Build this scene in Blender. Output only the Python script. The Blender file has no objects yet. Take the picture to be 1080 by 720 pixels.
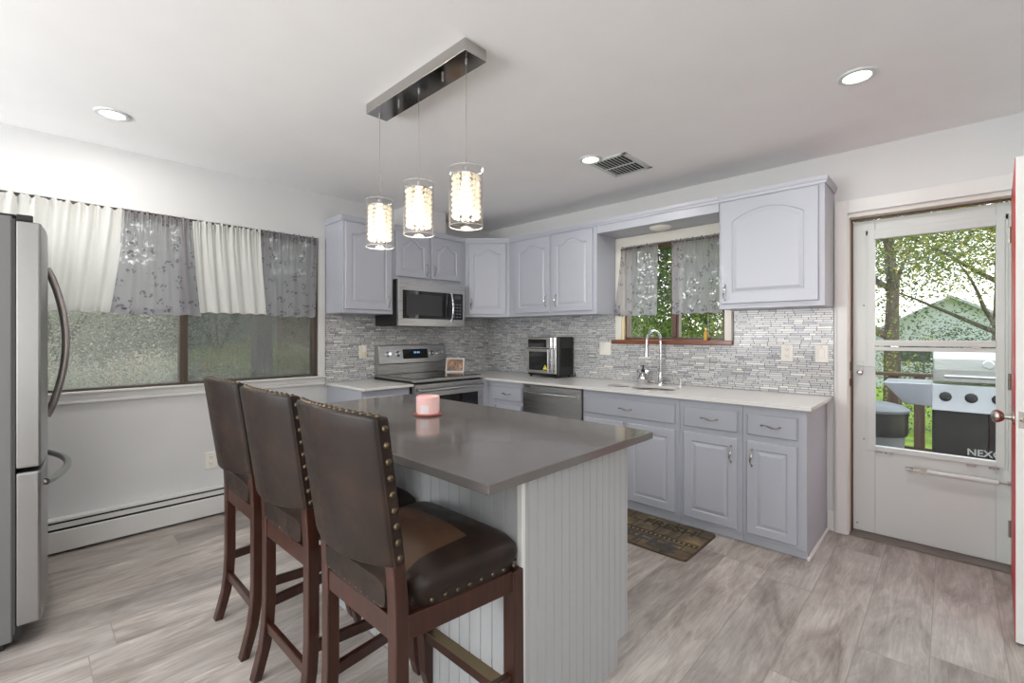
import bpy, bmesh, math, random
from mathutils import Vector, Matrix
R = math.radians
PI = math.pi
S = bpy.context.scene
col = S.collection

# ------------------------------------------------------------------ camera
cam_d = bpy.data.cameras.new('camera')
cam = bpy.data.objects.new('camera', cam_d); col.objects.link(cam)
cam.location = (3.8995, -3.7036, 1.3067)
cam.rotation_euler = (R(90), 0, R(43.518))
cam_d.sensor_width = 36; cam_d.lens = 36 * 485.877 / 1080
cam_d.shift_y = -7.06 / 1080
cam_d.clip_start = 0.02; cam_d.clip_end = 200
S.camera = cam

# ------------------------------------------------------------------ world, light, exposure
SKY = (0.86, 0.93, 1.0); SKY_STRENGTH = 3.0
EXPOSURE = 0.12
DOWNLIGHT_W = 7.0; PENDANT_W = 1.5; FILL_FRONT = 146.0; FILL_RIGHT = 42.0
w = bpy.data.worlds.new('sky'); S.world = w; w.use_nodes = True
wn = w.node_tree
bgn = wn.nodes['Background']; bgn.inputs[1].default_value = SKY_STRENGTH
wtc = wn.nodes.new('ShaderNodeTexCoord'); wsp = wn.nodes.new('ShaderNodeSeparateXYZ')
wrp = wn.nodes.new('ShaderNodeValToRGB')
wn.links.new(wtc.outputs['Generated'], wsp.inputs[0]); wn.links.new(wsp.outputs[2], wrp.inputs[0])
wrp.color_ramp.elements[0].position = 0.0; wrp.color_ramp.elements[0].color = (1.0, .95, .86, 1)
wrp.color_ramp.elements[1].position = 0.45; wrp.color_ramp.elements[1].color = (*SKY, 1)
wn.links.new(wrp.outputs[0], bgn.inputs[0])
vs = S.view_settings
vs.view_transform = 'Standard'; vs.look = 'None'; vs.gamma = 1.0; vs.use_curve_mapping = False
vs.exposure = EXPOSURE

def area_light(name, loc, rot, sx, sy, watts, color=(1, 1, 1), shape='RECTANGLE', parent=None, spread=180):
    l = bpy.data.lights.new(name, 'AREA'); l.shape = shape; l.size = sx; l.size_y = sy
    l.energy = watts; l.color = color; l.spread = R(spread)
    o = bpy.data.objects.new(name, l); col.objects.link(o)
    o.location = loc; o.rotation_euler = rot
    if parent: o.parent = parent
    return o
# fill lamps added at openings in the unseen walls, tilted up to brighten ceiling
area_light('fill_lamp_front', (1.55, -6.90, 1.35), (R(138), 0, 0), 2.4, 1.6, FILL_FRONT, (.96, .98, 1.0))
area_light('fill_lamp_right', (6.38, -5.5, 1.35), (R(138), 0, R(90)), 2.4, 1.6, FILL_RIGHT, (.96, .98, 1.0))

# ------------------------------------------------------------------ helpers
ORG = {}
class MB:
    def __init__(s): s.v = []; s.f = []; s.M = None
    def at(s, P, Sd, Nd):
        Sd = Vector(Sd); Nd = Vector(Nd); P = Vector(P)
        s.M = Matrix(((Sd.x, Nd.x, 0, P.x), (Sd.y, Nd.y, 0, P.y), (Sd.z, Nd.z, 1, P.z), (0, 0, 0, 1)))
        return s
    def add(s, vs_, fs_):
        n = len(s.v)
        for p in vs_:
            p = Vector(p)
            s.v.append(tuple(s.M @ p if s.M else p))
        s.f += [tuple(i + n for i in f) for f in fs_]
        return s
    def box(s, x0, y0, z0, x1, y1, z1):
        return s.add([(x0, y0, z0), (x1, y0, z0), (x1, y1, z0), (x0, y1, z0), (x0, y0, z1), (x1, y0, z1), (x1, y1, z1), (x0, y1, z1)],
                     [(0, 3, 2, 1), (4, 5, 6, 7), (0, 1, 5, 4), (1, 2, 6, 5), (2, 3, 7, 6), (3, 0, 4, 7)])
    def loft(s, rings, caps=True, closed=True):
        n = len(rings[0]); vv = [p for r in rings for p in r]; ff = []
        for i in range(len(rings) - 1):
            for j in range(n if closed else n - 1):
                k = (j + 1) % n
                ff.append((i * n + j, i * n + k, (i + 1) * n + k, (i + 1) * n + j))
        if caps:
            ff.append(tuple(reversed(range(n)))); ff.append(tuple((len(rings) - 1) * n + j for j in range(n)))
        return s.add(vv, ff)
    def tube(s, pts, r, seg=10, caps=True):
        pts = [Vector(p) for p in pts]; rr = r if isinstance(r, (list, tuple)) else [r] * len(pts)
        rings = []; u = None
        for i, p in enumerate(pts):
            t = (pts[min(i + 1, len(pts) - 1)] - pts[max(i - 1, 0)]).normalized()
            if u is None:
                u = t.orthogonal().normalized()
            u = (u - t * u.dot(t)).normalized(); v = t.cross(u)
            rings.append([p + (u * math.cos(2 * PI * k / seg) + v * math.sin(2 * PI * k / seg)) * rr[i] for k in range(seg)])
        return s.loft(rings, caps)
    def lathe(s, prof, c=(0, 0, 0), seg=24, caps=True):
        c = Vector(c)
        return s.loft([[c + Vector((r * math.cos(2 * PI * k / seg), r * math.sin(2 * PI * k / seg), z)) for k in range(seg)] for r, z in prof], caps)
    def lathe_ax(s, prof, c, ax, seg=16, caps=True):
        c = Vector(c); ax = Vector(ax).normalized(); u = ax.orthogonal().normalized(); v = ax.cross(u)
        return s.loft([[c + ax * z + (u * math.cos(2 * PI * k / seg) + v * math.sin(2 * PI * k / seg)) * r for k in range(seg)] for r, z in prof], caps)
    def prism(s, poly, z0, z1):
        return s.loft([[(x, y, z0) for x, y in poly], [(x, y, z1) for x, y in poly]])
    def prism_n(s, poly, n0, n1):            # polygon in (s, z), extruded along n
        return s.loft([[(x, n0, z) for x, z in poly], [(x, n1, z) for x, z in poly]])
    def dome(s, c, ax, r, h, seg=8):
        return s.lathe_ax([(r, 0), (r * .85, h * .5), (r * .5, h * .87), (r * .12, h)], c, ax, seg)
    def build(s, name, mat, parent=None, bevel=0, smooth=False, seg=2, angle=35, base=None):
        if parent is not None: o0 = Vector(ORG.get(parent.name, (0, 0, 0)))
        elif base is not None: o0 = Vector(base)
        else:
            xs = [p[0] for p in s.v]; ys = [p[1] for p in s.v]; zs = [p[2] for p in s.v]
            o0 = Vector(((min(xs) + max(xs)) / 2, (min(ys) + max(ys)) / 2, min(zs)))
        me = bpy.data.meshes.new(name)
        me.from_pydata([tuple(Vector(p) - o0) for p in s.v], [], s.f)
        bm = bmesh.new(); bm.from_mesh(me); bmesh.ops.recalc_face_normals(bm, faces=bm.faces); bm.to_mesh(me); bm.free()
        me.materials.append(mat)
        if smooth: me.polygons.foreach_set('use_smooth', [True] * len(me.polygons))
        o = bpy.data.objects.new(name, me); col.objects.link(o)
        if parent is not None: o.parent = parent
        else: o.location = o0
        ORG[o.name] = tuple(o0)
        if bevel:
            m = o.modifiers.new('bevel', 'BEVEL'); m.width = bevel; m.segments = seg; m.limit_method = 'ANGLE'; m.angle_limit = R(angle)
            m.harden_normals = False
            if smooth is False: me.polygons.foreach_set('use_smooth', [False] * len(me.polygons))
        if smooth == 'auto' or smooth is True:
            e = o.modifiers.new('split', 'EDGE_SPLIT'); e.split_angle = R(40)
        return o

def tag(o, label, cat, group=None, kind=None):
    if label: o['label'] = label
    if cat: o['category'] = cat
    if group: o['group'] = group
    if kind: o['kind'] = kind
    return o
def empty(name, loc, label, cat, group=None):
    o = bpy.data.objects.new(name, None); col.objects.link(o); o.location = loc; o.empty_display_size = .1
    ORG[o.name] = tuple(loc)
    return tag(o, label, cat, group)
def struct(o): o['kind'] = 'structure'; return o
def sempty(name, loc):
    o = bpy.data.objects.new(name, None); col.objects.link(o); o.location = loc; o.empty_display_size = .1
    ORG[o.name] = tuple(loc); o['kind'] = 'structure'; return o
def kids(o): return [c for c in bpy.data.objects if c.parent == o]
def copy_tree(o, parent=None):
    c = o.copy(); col.objects.link(c)
    if parent is not None: c.parent = parent
    for ch in kids(o): copy_tree(ch, c)
    return c
def text_into(mb, txt, size, place, extrude=.001, align='CENTER', bold=0.0):
    """letters as geometry; place = (origin, right vector, up vector)"""
    cu = bpy.data.curves.new('lettering', 'FONT'); cu.body = txt; cu.size = size; cu.align_x = align; cu.align_y = 'CENTER'
    cu.extrude = extrude; cu.resolution_u = 3; cu.offset = bold
    ob = bpy.data.objects.new('lettering', cu); col.objects.link(ob)
    dg = bpy.context.evaluated_depsgraph_get(); me = ob.evaluated_get(dg).to_mesh()
    o, r, u = [Vector(q) for q in place]; n = r.cross(u)
    mb.add([o + r * p.co.x + u * p.co.y + n * p.co.z for p in me.vertices], [tuple(p.vertices) for p in me.polygons])
    ob.evaluated_get(dg).to_mesh_clear(); bpy.data.objects.remove(ob); bpy.data.curves.remove(cu)
    return mb

# ------------------------------------------------------------------ materials
def mat(name, color=(.8, .8, .8), rough=.5, metal=0.0, spec=.5, coat=0.0, emit=None, estr=0, trans=0, sheen=0):
    m = bpy.data.materials.new(name); m.use_nodes = True
    b = m.node_tree.nodes['Principled BSDF']
    b.inputs['Base Color'].default_value = (*color, 1); b.inputs['Roughness'].default_value = rough
    b.inputs['Metallic'].default_value = metal; b.inputs['Specular IOR Level'].default_value = spec
    b.inputs['Coat Weight'].default_value = coat; b.inputs['Coat Roughness'].default_value = .1
    b.inputs['Transmission Weight'].default_value = trans
    b.inputs['Sheen Weight'].default_value = sheen
    if emit: b.inputs['Emission Color'].default_value = (*emit, 1); b.inputs['Emission Strength'].default_value = estr
    return m
class N:
    """small node-graph writer"""
    def __init__(s, m): s.t = m.node_tree; s.b = s.t.nodes['Principled BSDF']; s.out = s.t.nodes['Material Output']
    def n(s, typ, **kw):
        nd = s.t.nodes.new(typ)
        for k, v in kw.items(): setattr(nd, k, v)
        return nd
    def l(s, a, b): s.t.links.new(a, b)
    def val(s, x, inp):
        if isinstance(x, (int, float)): inp.default_value = x
        elif isinstance(x, tuple): inp.default_value = x
        else: s.l(x, inp)
    def math(s, op, a, b=0.0, c=None):
        nd = s.n('ShaderNodeMath', operation=op); s.val(a, nd.inputs[0]); s.val(b, nd.inputs[1])
        if c is not None: s.val(c, nd.inputs[2])
        return nd.outputs[0]
    def pos(s): return s.n('ShaderNodeNewGeometry').outputs['Position']
    def obj(s): return s.n('ShaderNodeTexCoord').outputs['Object']
    def sep(s, v):
        nd = s.n('ShaderNodeSeparateXYZ'); s.l(v, nd.inputs[0]); return nd.outputs
    def comb(s, x, y, z):
        nd = s.n('ShaderNodeCombineXYZ'); s.val(x, nd.inputs[0]); s.val(y, nd.inputs[1]); s.val(z, nd.inputs[2]); return nd.outputs[0]
    def map(s, v, scale=(1, 1, 1), loc=(0, 0, 0)):
        nd = s.n('ShaderNodeMapping'); nd.inputs['Scale'].default_value = scale; nd.inputs['Location'].default_value = loc
        s.l(v, nd.inputs['Vector']); return nd.outputs[0]
    def noise(s, v, scale, detail=3, rough=.5, dist=0):
        nd = s.n('ShaderNodeTexNoise'); s.l(v, nd.inputs['Vector']); nd.inputs['Scale'].default_value = scale
        nd.inputs['Detail'].default_value = detail; nd.inputs['Roughness'].default_value = rough; nd.inputs['Distortion'].default_value = dist
        return nd.outputs['Fac']
    def white(s, v):
        nd = s.n('ShaderNodeTexWhiteNoise'); nd.noise_dimensions = '3D'; s.l(v, nd.inputs['Vector']); return nd.outputs['Value']
    def ramp(s, f, stops, interp='LINEAR'):
        nd = s.n('ShaderNodeValToRGB'); cr = nd.color_ramp; cr.interpolation = interp
        while len(cr.elements) < len(stops): cr.elements.new(.5)
        for e, (p, c) in zip(cr.elements, stops): e.position = p; e.color = (*c, 1)
        s.l(f, nd.inputs[0]); return nd.outputs[0]
    def mix(s, f, a, b, blend='MIX'):
        nd = s.n('ShaderNodeMix', data_type='RGBA', blend_type=blend); s.val(f, nd.inputs[0])
        for x, i in ((a, 6), (b, 7)):
            if isinstance(x, tuple): nd.inputs[i].default_value = (*x, 1) if len(x) == 3 else x
            else: s.l(x, nd.inputs[i])
        return nd.outputs[2]
    def color(s, c): s.l(c, s.b.inputs['Base Color'])
    def rough(s, c): s.l(c, s.b.inputs['Roughness'])
    def bump(s, h, strength=.2, dist=.002):
        nd = s.n('ShaderNodeBump'); nd.inputs['Strength'].default_value = strength; nd.inputs['Distance'].default_value = dist
        s.l(h, nd.inputs['Height']); s.l(nd.outputs[0], s.b.inputs['Normal'])

def painted(name, c, rough=.45, amp=.03, scale=4):
    m = mat(name, c, rough); g = N(m)
    f = g.noise(g.obj(), scale, 4)
    g.color(g.mix(f, tuple(x * (1 - amp) for x in c), tuple(min(1, x * (1 + amp)) for x in c)))
    g.bump(g.noise(g.obj(), 260, 2), .06, .0006)
    return m
M = {}
M['wall'] = painted('wall paint', (.64, .645, .65), .6)
M['ceiling'] = painted('ceiling paint', (.92, .92, .925), .8)
M['trim'] = painted('white trim paint', (.70, .70, .69), .35)
M['trimcream'] = painted('cream trim paint', (.70, .68, .62), .4)
M['cab'] = painted('blue grey cabinet paint', (.435, .455, .515), .35, .02, 2)
M['cabdark'] = mat('cabinet shadow gap', (.30, .32, .38), .6)
M['white_plastic'] = mat('white plastic', (.80, .78, .72), .35)
M['cream_plastic'] = mat('cream plastic', (.78, .68, .42), .35)
M['slot'] = mat('dark slot', (.10, .04, .03), .5)
M['black'] = mat('black plastic', (.012, .012, .013), .35)
M['blackgloss'] = mat('black glass', (.006, .006, .007), .05, spec=.6)
M['chrome'] = mat('chrome', (.72, .73, .75), .08, 1)
M['nickel'] = mat('brushed nickel pull', (.50, .47, .43), .25, 1)
M['bronze'] = mat('bronze aluminium', (.085, .065, .05), .4, .3)
M['white_metal'] = mat('white enamelled metal', (.66, .70, .69), .35)
M['red'] = mat('red paint', (.50, .018, .03), .4)
M['soil_can'] = mat('grey bin plastic', (.18, .19, .20), .5)
M['brass'] = mat('antique brass nail', (.15, .115, .080), .32, 1)

def steel(name, c=(.52, .515, .505), rough=.28, axis=2):
    m = mat(name, c, rough, 1); g = N(m)
    sc = [420, 420, 420]; sc[axis] = 2.0
    f = g.noise(g.map(g.obj(), tuple(sc)), 2, 2)
    g.color(g.mix(f, tuple(x * .96 for x in c), tuple(x * 1.04 for x in c)))
    g.rough(g.math('MULTIPLY_ADD', f, .06, rough - .03))
    return m
M['steel'] = steel('brushed stainless steel', axis=1)
M['steelx'] = steel('brushed stainless steel wide', axis=0)
M['steelv'] = steel('brushed stainless steel upright', (.38, .38, .38), .34, axis=2)
M['fridge_side'] = painted('grey fridge side', (.17, .17, .175), .45)

def wood(name, c1, c2, rough=.3, scale=3, coat=.3, axis=2, st=.08):
    m = mat(name, c1, rough, coat=coat); g = N(m)
    sc = [1.0, 1.0, 1.0]; sc[axis] = st
    v = g.map(g.obj(), tuple(sc))
    f = g.noise(v, scale * 12, 5, .6, 1.2)
    g.color(g.ramp(f, [(.3, c2), (.7, c1)]))
    return m
M['mahogany'] = wood('dark mahogany', (.055, .015, .008), (.024, .008, .005), .3, coat=.12)
M['sillwood'] = wood('stained cherry sill', (.26, .075, .022), (.14, .038, .012), .3, axis=0)
M['framewood'] = wood('brown window frame', (.12, .055, .03), (.06, .028, .018), .4)
M['deckwood'] = wood('brown stained timber', (.15, .085, .055), (.07, .042, .03), .7, coat=0)
M['bark'] = wood('tree bark', (.16, .12, .095), (.06, .047, .04), .9, 1.2, 0, st=.3)

# leather
def leather(name, patch=False):
    m = mat(name, (.06, .03, .02), .40, spec=.32); g = N(m)
    f = g.noise(g.obj(), 7, 5, .6); f2 = g.noise(g.obj(), 30, 4)
    c = g.ramp(f, [(.25, (.009, .006, .005)), (.5, (.019, .011, .008)), (.75, (.038, .020, .013))])
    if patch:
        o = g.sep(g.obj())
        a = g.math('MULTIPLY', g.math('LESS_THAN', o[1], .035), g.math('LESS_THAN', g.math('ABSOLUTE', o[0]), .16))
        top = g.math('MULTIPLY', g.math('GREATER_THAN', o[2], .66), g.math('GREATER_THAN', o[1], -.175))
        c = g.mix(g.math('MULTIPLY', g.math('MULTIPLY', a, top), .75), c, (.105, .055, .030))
    g.color(c)
    g.rough(g.math('MULTIPLY_ADD', f2, .3, .30))
    vor = g.n('ShaderNodeTexVoronoi'); vor.inputs['Scale'].default_value = 420; g.l(g.obj(), vor.inputs['Vector'])
    g.bump(g.math('ADD', vor.outputs['Distance'], g.math('MULTIPLY', f2, 2.0)), .12, .0012)
    return m
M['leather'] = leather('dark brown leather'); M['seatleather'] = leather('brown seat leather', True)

# floor: grey oak planks running away along y
def floor_mat():
    m = mat('grey oak plank floor', (.5, .45, .42), .33, spec=.4); g = N(m)
    p = g.sep(g.pos()); W = .226; L = 1.45
    row = g.math('FLOOR', g.math('DIVIDE', p[0], W))
    fx = g.math('FRACT', g.math('DIVIDE', p[0], W))
    sh = g.white(g.comb(row, 3.0, 7.0))
    yy = g.math('ADD', g.math('DIVIDE', p[1], L), g.math('MULTIPLY', sh, 5.0))
    cell = g.math('FLOOR', yy); fy = g.math('FRACT', yy)
    r1 = g.white(g.comb(row, cell, 1.0)); r2 = g.white(g.comb(row, cell, 5.0))
    off = g.math('MULTIPLY', r2, 37.0)
    v = g.comb(g.math('ADD', p[0], off), g.math('MULTIPLY', p[1], .10), off)
    grain = g.noise(v, 26, 6, .65, 2.2)
    v2 = g.comb(g.math('ADD', p[0], off), g.math('MULTIPLY', p[1], .28), off)
    cloud = g.noise(v2, 4.5, 4, .6, 1.5)
    fine = g.noise(g.comb(p[0], g.math('MULTIPLY', p[1], .03), off), 160, 3, .6)
    t = g.math('MULTIPLY_ADD', grain, .38, g.math('MULTIPLY', cloud, .62))
    c = g.ramp(t, [(.34, (.215, .182, .162)), (.44, (.36, .32, .292)), (.52, (.47, .43, .402)), (.62, (.61, .575, .545))])
    tone = g.ramp(r1, [(0, (.76, .745, .735)), (.5, (.95, .94, .93)), (1, (1.18, 1.165, 1.14))])
    c = g.mix(1.0, c, tone, 'MULTIPLY')
    rg_ = g.math('FRACT', g.math('MULTIPLY', g.noise(g.comb(g.math('ADD', p[0], off), g.math('MULTIPLY', p[1], .14), off), 7, 2, .5, .6), 9.0))
    rg_ = g.math('MULTIPLY', g.math('SUBTRACT', 1.0, rg_), g.math('MULTIPLY', g.noise(v2, 3.0, 2), .55))
    c = g.mix(g.math('MULTIPLY', rg_, .8), c, (.24, .21, .195))
    c = g.mix(g.math('MULTIPLY', g.math('SUBTRACT', .66, fine), .55), c, (.19, .165, .15))
    ex = g.math('LESS_THAN', g.math('ABSOLUTE', g.math('SUBTRACT', fx, .5)), .4925)
    ey = g.math('LESS_THAN', g.math('ABSOLUTE', g.math('SUBTRACT', fy, .5)), .4988)
    seam = g.math('MULTIPLY', ex, ey)
    c = g.mix(seam, (.28, .255, .24), c)
    g.color(c); g.rough(g.math('MULTIPLY_ADD', grain, .2, .27))
    g.bump(g.math('MULTIPLY_ADD', fine, .3, seam), .15, .001)
    return m
M['floor'] = floor_mat()

def mosaic(name, along):
    m = mat(name, (.6, .6, .6), .15); g = N(m)
    p = g.sep(g.pos()); a = p[along]; H_ = .0155; L = .15
    row = g.math('FLOOR', g.math('DIVIDE', p[2], H_)); fz = g.math('FRACT', g.math('DIVIDE', p[2], H_))
    sh = g.white(g.comb(row, 2.0, 9.0)); ln = g.math('MULTIPLY_ADD', g.white(g.comb(row, 8.0, 1.0)), .06, L - .035)
    aa = g.math('ADD', g.math('DIVIDE', a, ln), g.math('MULTIPLY', sh, 9.0))
    cell = g.math('FLOOR', aa); fa = g.math('FRACT', aa)
    # some tiles are split in two shorter ones
    sp = g.white(g.comb(row, cell, 11.0)); cut = g.math('MULTIPLY_ADD', sp, .5, .25)
    half = g.math('GREATER_THAN', fa, cut)
    r1 = g.white(g.comb(row, g.math('MULTIPLY_ADD', half, .37, cell), 4.0))
    base = [(0, (.30, .31, .33)), (.06, (.43, .44, .455)), (.20, (.49, .50, .505)), (.40, (.54, .545, .54)), (.55, (.57, .56, .54)),
            (.70, (.61, .615, .61)), (.86, (.68, .68, .67)), (.95, (.80, .79, .75))]
    c = g.ramp(r1, base, 'CONSTANT')
    big = g.noise(g.comb(a, p[2], 0.0), 5, 2)
    c = g.mix(g.math('MULTIPLY', big, .25), c, (.50, .52, .57))
    gz = g.math('LESS_THAN', g.math('ABSOLUTE', g.math('SUBTRACT', fz, .5)), .42)
    ga = g.math('LESS_THAN', g.math('ABSOLUTE', g.math('SUBTRACT', fa, .5)), .488)
    gc = g.math('GREATER_THAN', g.math('ABSOLUTE', g.math('SUBTRACT', fa, cut)), .014)
    tile = g.math('MULTIPLY', g.math('MULTIPLY', gz, ga), gc)
    c = g.mix(tile, (.075, .08, .09), c)
    g.color(c); g.rough(g.math('MULTIPLY_ADD', tile, -.5, .68)); g.bump(tile, .35, .0015)
    return m
M['mosaicx'] = mosaic('glass strip mosaic', 0); M['mosaicy'] = mosaic('glass strip mosaic side', 1)

def quartz(name, c, rough, speck=.04):
    m = mat(name, c, rough); g = N(m)
    f = g.noise(g.obj(), 9, 5, .6); f2 = g.noise(g.obj(), 330, 2)
    t = g.math('MULTIPLY_ADD', f, .5, g.math('MULTIPLY', f2, .5))
    g.color(g.mix(t, tuple(x * (1 - 2 * speck) for x in c), tuple(min(1, x * (1 + 2 * speck)) for x in c)))
    return m
M['quartz'] = quartz('white quartz', (.72, .71, .69), .18)
M['greyquartz'] = quartz('grey quartz', (.150, .140, .134), .10, .08)
M['greyedge'] = M['greyquartz']

def glass(name, tint=(.95, .97, .97), refl=1.0, rough=0.0):
    m = bpy.data.materials.new(name); m.use_nodes = True; t = m.node_tree
    for n_ in list(t.nodes):
        if n_.type != 'OUTPUT_MATERIAL': t.nodes.remove(n_)
    out = [n_ for n_ in t.nodes if n_.type == 'OUTPUT_MATERIAL'][0]
    tr = t.nodes.new('ShaderNodeBsdfTransparent'); tr.inputs[0].default_value = (*tint, 1)
    gl = t.nodes.new('ShaderNodeBsdfGlossy'); gl.inputs['Roughness'].default_value = rough; gl.inputs[0].default_value = (refl, refl, refl, 1)
    ge = t.nodes.new('ShaderNodeNewGeometry'); dt = t.nodes.new('ShaderNodeVectorMath'); dt.operation = 'DOT_PRODUCT'
    t.links.new(ge.outputs['Normal'], dt.inputs[0]); t.links.new(ge.outputs['Incoming'], dt.inputs[1])
    def mth(op, a, b=0.0):
        q = t.nodes.new('ShaderNodeMath'); q.operation = op
        for v_, i_ in ((a, 0), (b, 1)):
            if isinstance(v_, (int, float)): q.inputs[i_].default_value = v_
            else: t.links.new(v_, q.inputs[i_])
        return q.outputs[0]
    sch = mth('POWER', mth('SUBTRACT', 1.0, mth('ABSOLUTE', dt.outputs['Value'])), 5.0)
    class fr: outputs = [mth('ADD', mth('MULTIPLY', sch, .80), .022)]
    mx = t.nodes.new('ShaderNodeMixShader')
    t.links.new(fr.outputs[0], mx.inputs[0]); t.links.new(tr.outputs[0], mx.inputs[1]); t.links.new(gl.outputs[0], mx.inputs[2])
    t.links.new(mx.outputs[0], out.inputs[0]); return m
M['pane'] = glass('window pane', (.90, .92, .92)); M['shadeglass'] = glass('clear shade glass', (.97, .96, .95))
M['screen'] = None

def cloth(name, c, trans=.5, holes=0.0, motif=False, warm=None):
    m = bpy.data.materials.new(name); m.use_nodes = True; g = N(m); t = m.node_tree
    t.nodes.remove(g.b)
    df = g.n('ShaderNodeBsdfDiffuse'); tl = g.n('ShaderNodeBsdfTranslucent'); tp = g.n('ShaderNodeBsdfTransparent')
    weave = g.noise(g.obj(), 500, 1)
    cc = g.mix(weave, tuple(x * .9 for x in c), tuple(min(1, x * 1.08) for x in c))
    hole = holes
    if motif:
        o = g.sep(g.obj())
        flat = g.comb(g.math('ADD', o[1], o[0]), o[2], 0.0)
        wob = g.noise(flat, 70, 2)
        v1 = g.n('ShaderNodeTexVoronoi', voronoi_dimensions='2D'); v1.inputs['Scale'].default_value = 12; v1.inputs['Randomness'].default_value = .8; g.l(flat, v1.inputs['Vector'])
        v2 = g.n('ShaderNodeTexVoronoi', voronoi_dimensions='2D'); v2.inputs['Scale'].default_value = 52; g.l(g.map(flat, (1.0, .75, 1.0)), v2.inputs['Vector'])
        near = g.math('LESS_THAN', v1.outputs['Distance'], .30)
        leaf = g.math('LESS_THAN', g.math('ADD', v2.outputs['Distance'], g.math('MULTIPLY', wob, .3)), .50)
        rnd = g.math('GREATER_THAN', g.sep(v1.outputs['Color'])[0], .12)
        mk = g.math('MULTIPLY', g.math('MULTIPLY', near, leaf), g.math('MULTIPLY', rnd, .8))
        cc = g.mix(mk, cc, (.14, .13, .16))
        hole = g.math('MULTIPLY_ADD', mk, -holes, holes)
    g.val(cc, df.inputs[0]); g.val(cc, tl.inputs[0])
    mx = g.n('ShaderNodeMixShader'); mx.inputs[0].default_value = trans
    g.l(df.outputs[0], mx.inputs[1]); g.l(tl.outputs[0], mx.inputs[2])
    m2 = g.n('ShaderNodeMixShader'); g.val(hole, m2.inputs[0]); g.l(mx.outputs[0], m2.inputs[1]); g.l(tp.outputs[0], m2.inputs[2])
    g.l(m2.outputs[0], g.out.inputs[0]); return m
M['screen'] = cloth('grey insect screen', (.30, .31, .31), .4, .66)
M['haze'] = cloth('pale haze film', (.80, .80, .78), .5, .84)  # pale colour stands in for haze and reflection on the left panes
M['white_cloth'] = cloth('white curtain cloth', (.80, .80, .78), .35, .03)
M['lace'] = cloth('grey lilac sheer cloth', (.53, .52, .56), .55, .36, True)

def leafmat(name, stops, tr=.35):
    m = bpy.data.materials.new(name); m.use_nodes = True; g = N(m); m.node_tree.nodes.remove(g.b)
    rnd = g.n('ShaderNodeNewGeometry').outputs['Random Per Island']
    big = g.noise(g.pos(), 1.6, 4, .6)
    rnd = g.math('ADD', g.math('MULTIPLY', rnd, .55), g.math('MULTIPLY_ADD', big, 1.5, -.52))
    c = g.ramp(rnd, stops)
    df = g.n('ShaderNodeBsdfDiffuse'); tl = g.n('ShaderNodeBsdfTranslucent'); g.l(c, df.inputs[0]); g.l(c, tl.inputs[0])
    mx = g.n('ShaderNodeMixShader'); mx.inputs[0].default_value = tr
    g.l(df.outputs[0], mx.inputs[1]); g.l(tl.outputs[0], mx.inputs[2]); g.l(mx.outputs[0], g.out.inputs[0]); return m
M['leaf_green'] = leafmat('green leaves', [(0, (.05, .10, .03)), (.5, (.12, .20, .05)), (.85, (.24, .30, .07)), (1, (.42, .33, .07))])
M['leaf_yellow'] = leafmat('turning leaves', [(0, (.09, .14, .035)), (.4, (.22, .28, .06)), (.75, (.42, .40, .09)), (1, (.60, .36, .06))])
M['leaf_dark'] = leafmat('dark evergreen leaves', [(0, (.05, .08, .045)), (.6, (.12, .16, .09)), (1, (.26, .28, .15))])
M['leaf_dull'] = leafmat('dull brush leaves', [(0, (.15, .16, .11)), (.4, (.34, .35, .26)), (.75, (.55, .53, .43)), (.92, (.70, .48, .24)), (1, (.82, .78, .70))])
M['reed'] = leafmat('dry grass stems', [(0, (.32, .30, .26)), (1, (.66, .65, .62))], .2)

# ================================================================== SETTING
H = 2.508
struct(MB().box(-.14, -7.1, -.1, 6.6, .14, 0).build('floor', M['floor'], base=(0, 0, 0)))
struct(MB().box(-.14, -7.1, H, 6.6, .14, H + .12).build('ceiling', M['ceiling']))
def wall_holes(name, axis, c0, c1, a0, a1, z1, holes, m):
    """wall along an axis, thickness c0..c1, with rectangular holes (a0,a1,z0,z1)"""
    mb = MB()
    def bx(p, q, za, zb):
        if q - p < 1e-4 or zb - za < 1e-4: return
        if axis == 'y': mb.box(c0, p, za, c1, q, zb)
        else: mb.box(p, c0, za, q, c1, zb)
    cur = a0
    for (h0, h1, z0, zt) in sorted(holes):
        bx(cur, h0, 0, z1); bx(h0, h1, 0, z0); bx(h0, h1, zt, z1); cur = h1
    bx(cur, a1, 0, z1)
    return struct(mb.build(name, m))
wall_holes('wall_left', 'y', -.14, 0, -7.1, .14, H, [(-4.30, -1.995, .952, 2.128)], M['wall'])
wall_holes('wall_back', 'x', 0, .14, 0, 6.6, H, [(1.75, 2.652, 1.26, 2.09), (3.405, 4.175, -0.0, 2.09)], M['wall'])
wall_holes('wall_right', 'y', 6.46, 6.6, -7.1, 0, H, [(-6.8, -4.2, .45, 2.2)], M['wall'])
wall_holes('wall_front', 'x', -7.1, -6.96, 0, 6.46, H, [(.3, 2.8, .45, 2.2)], M['wall'])
# boxed-in duct between the cabinets and the ceiling
struct(MB().box(0, -1.27, 2.287, .28, -.845, H).build('wall_duct', M['wall']))

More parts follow.
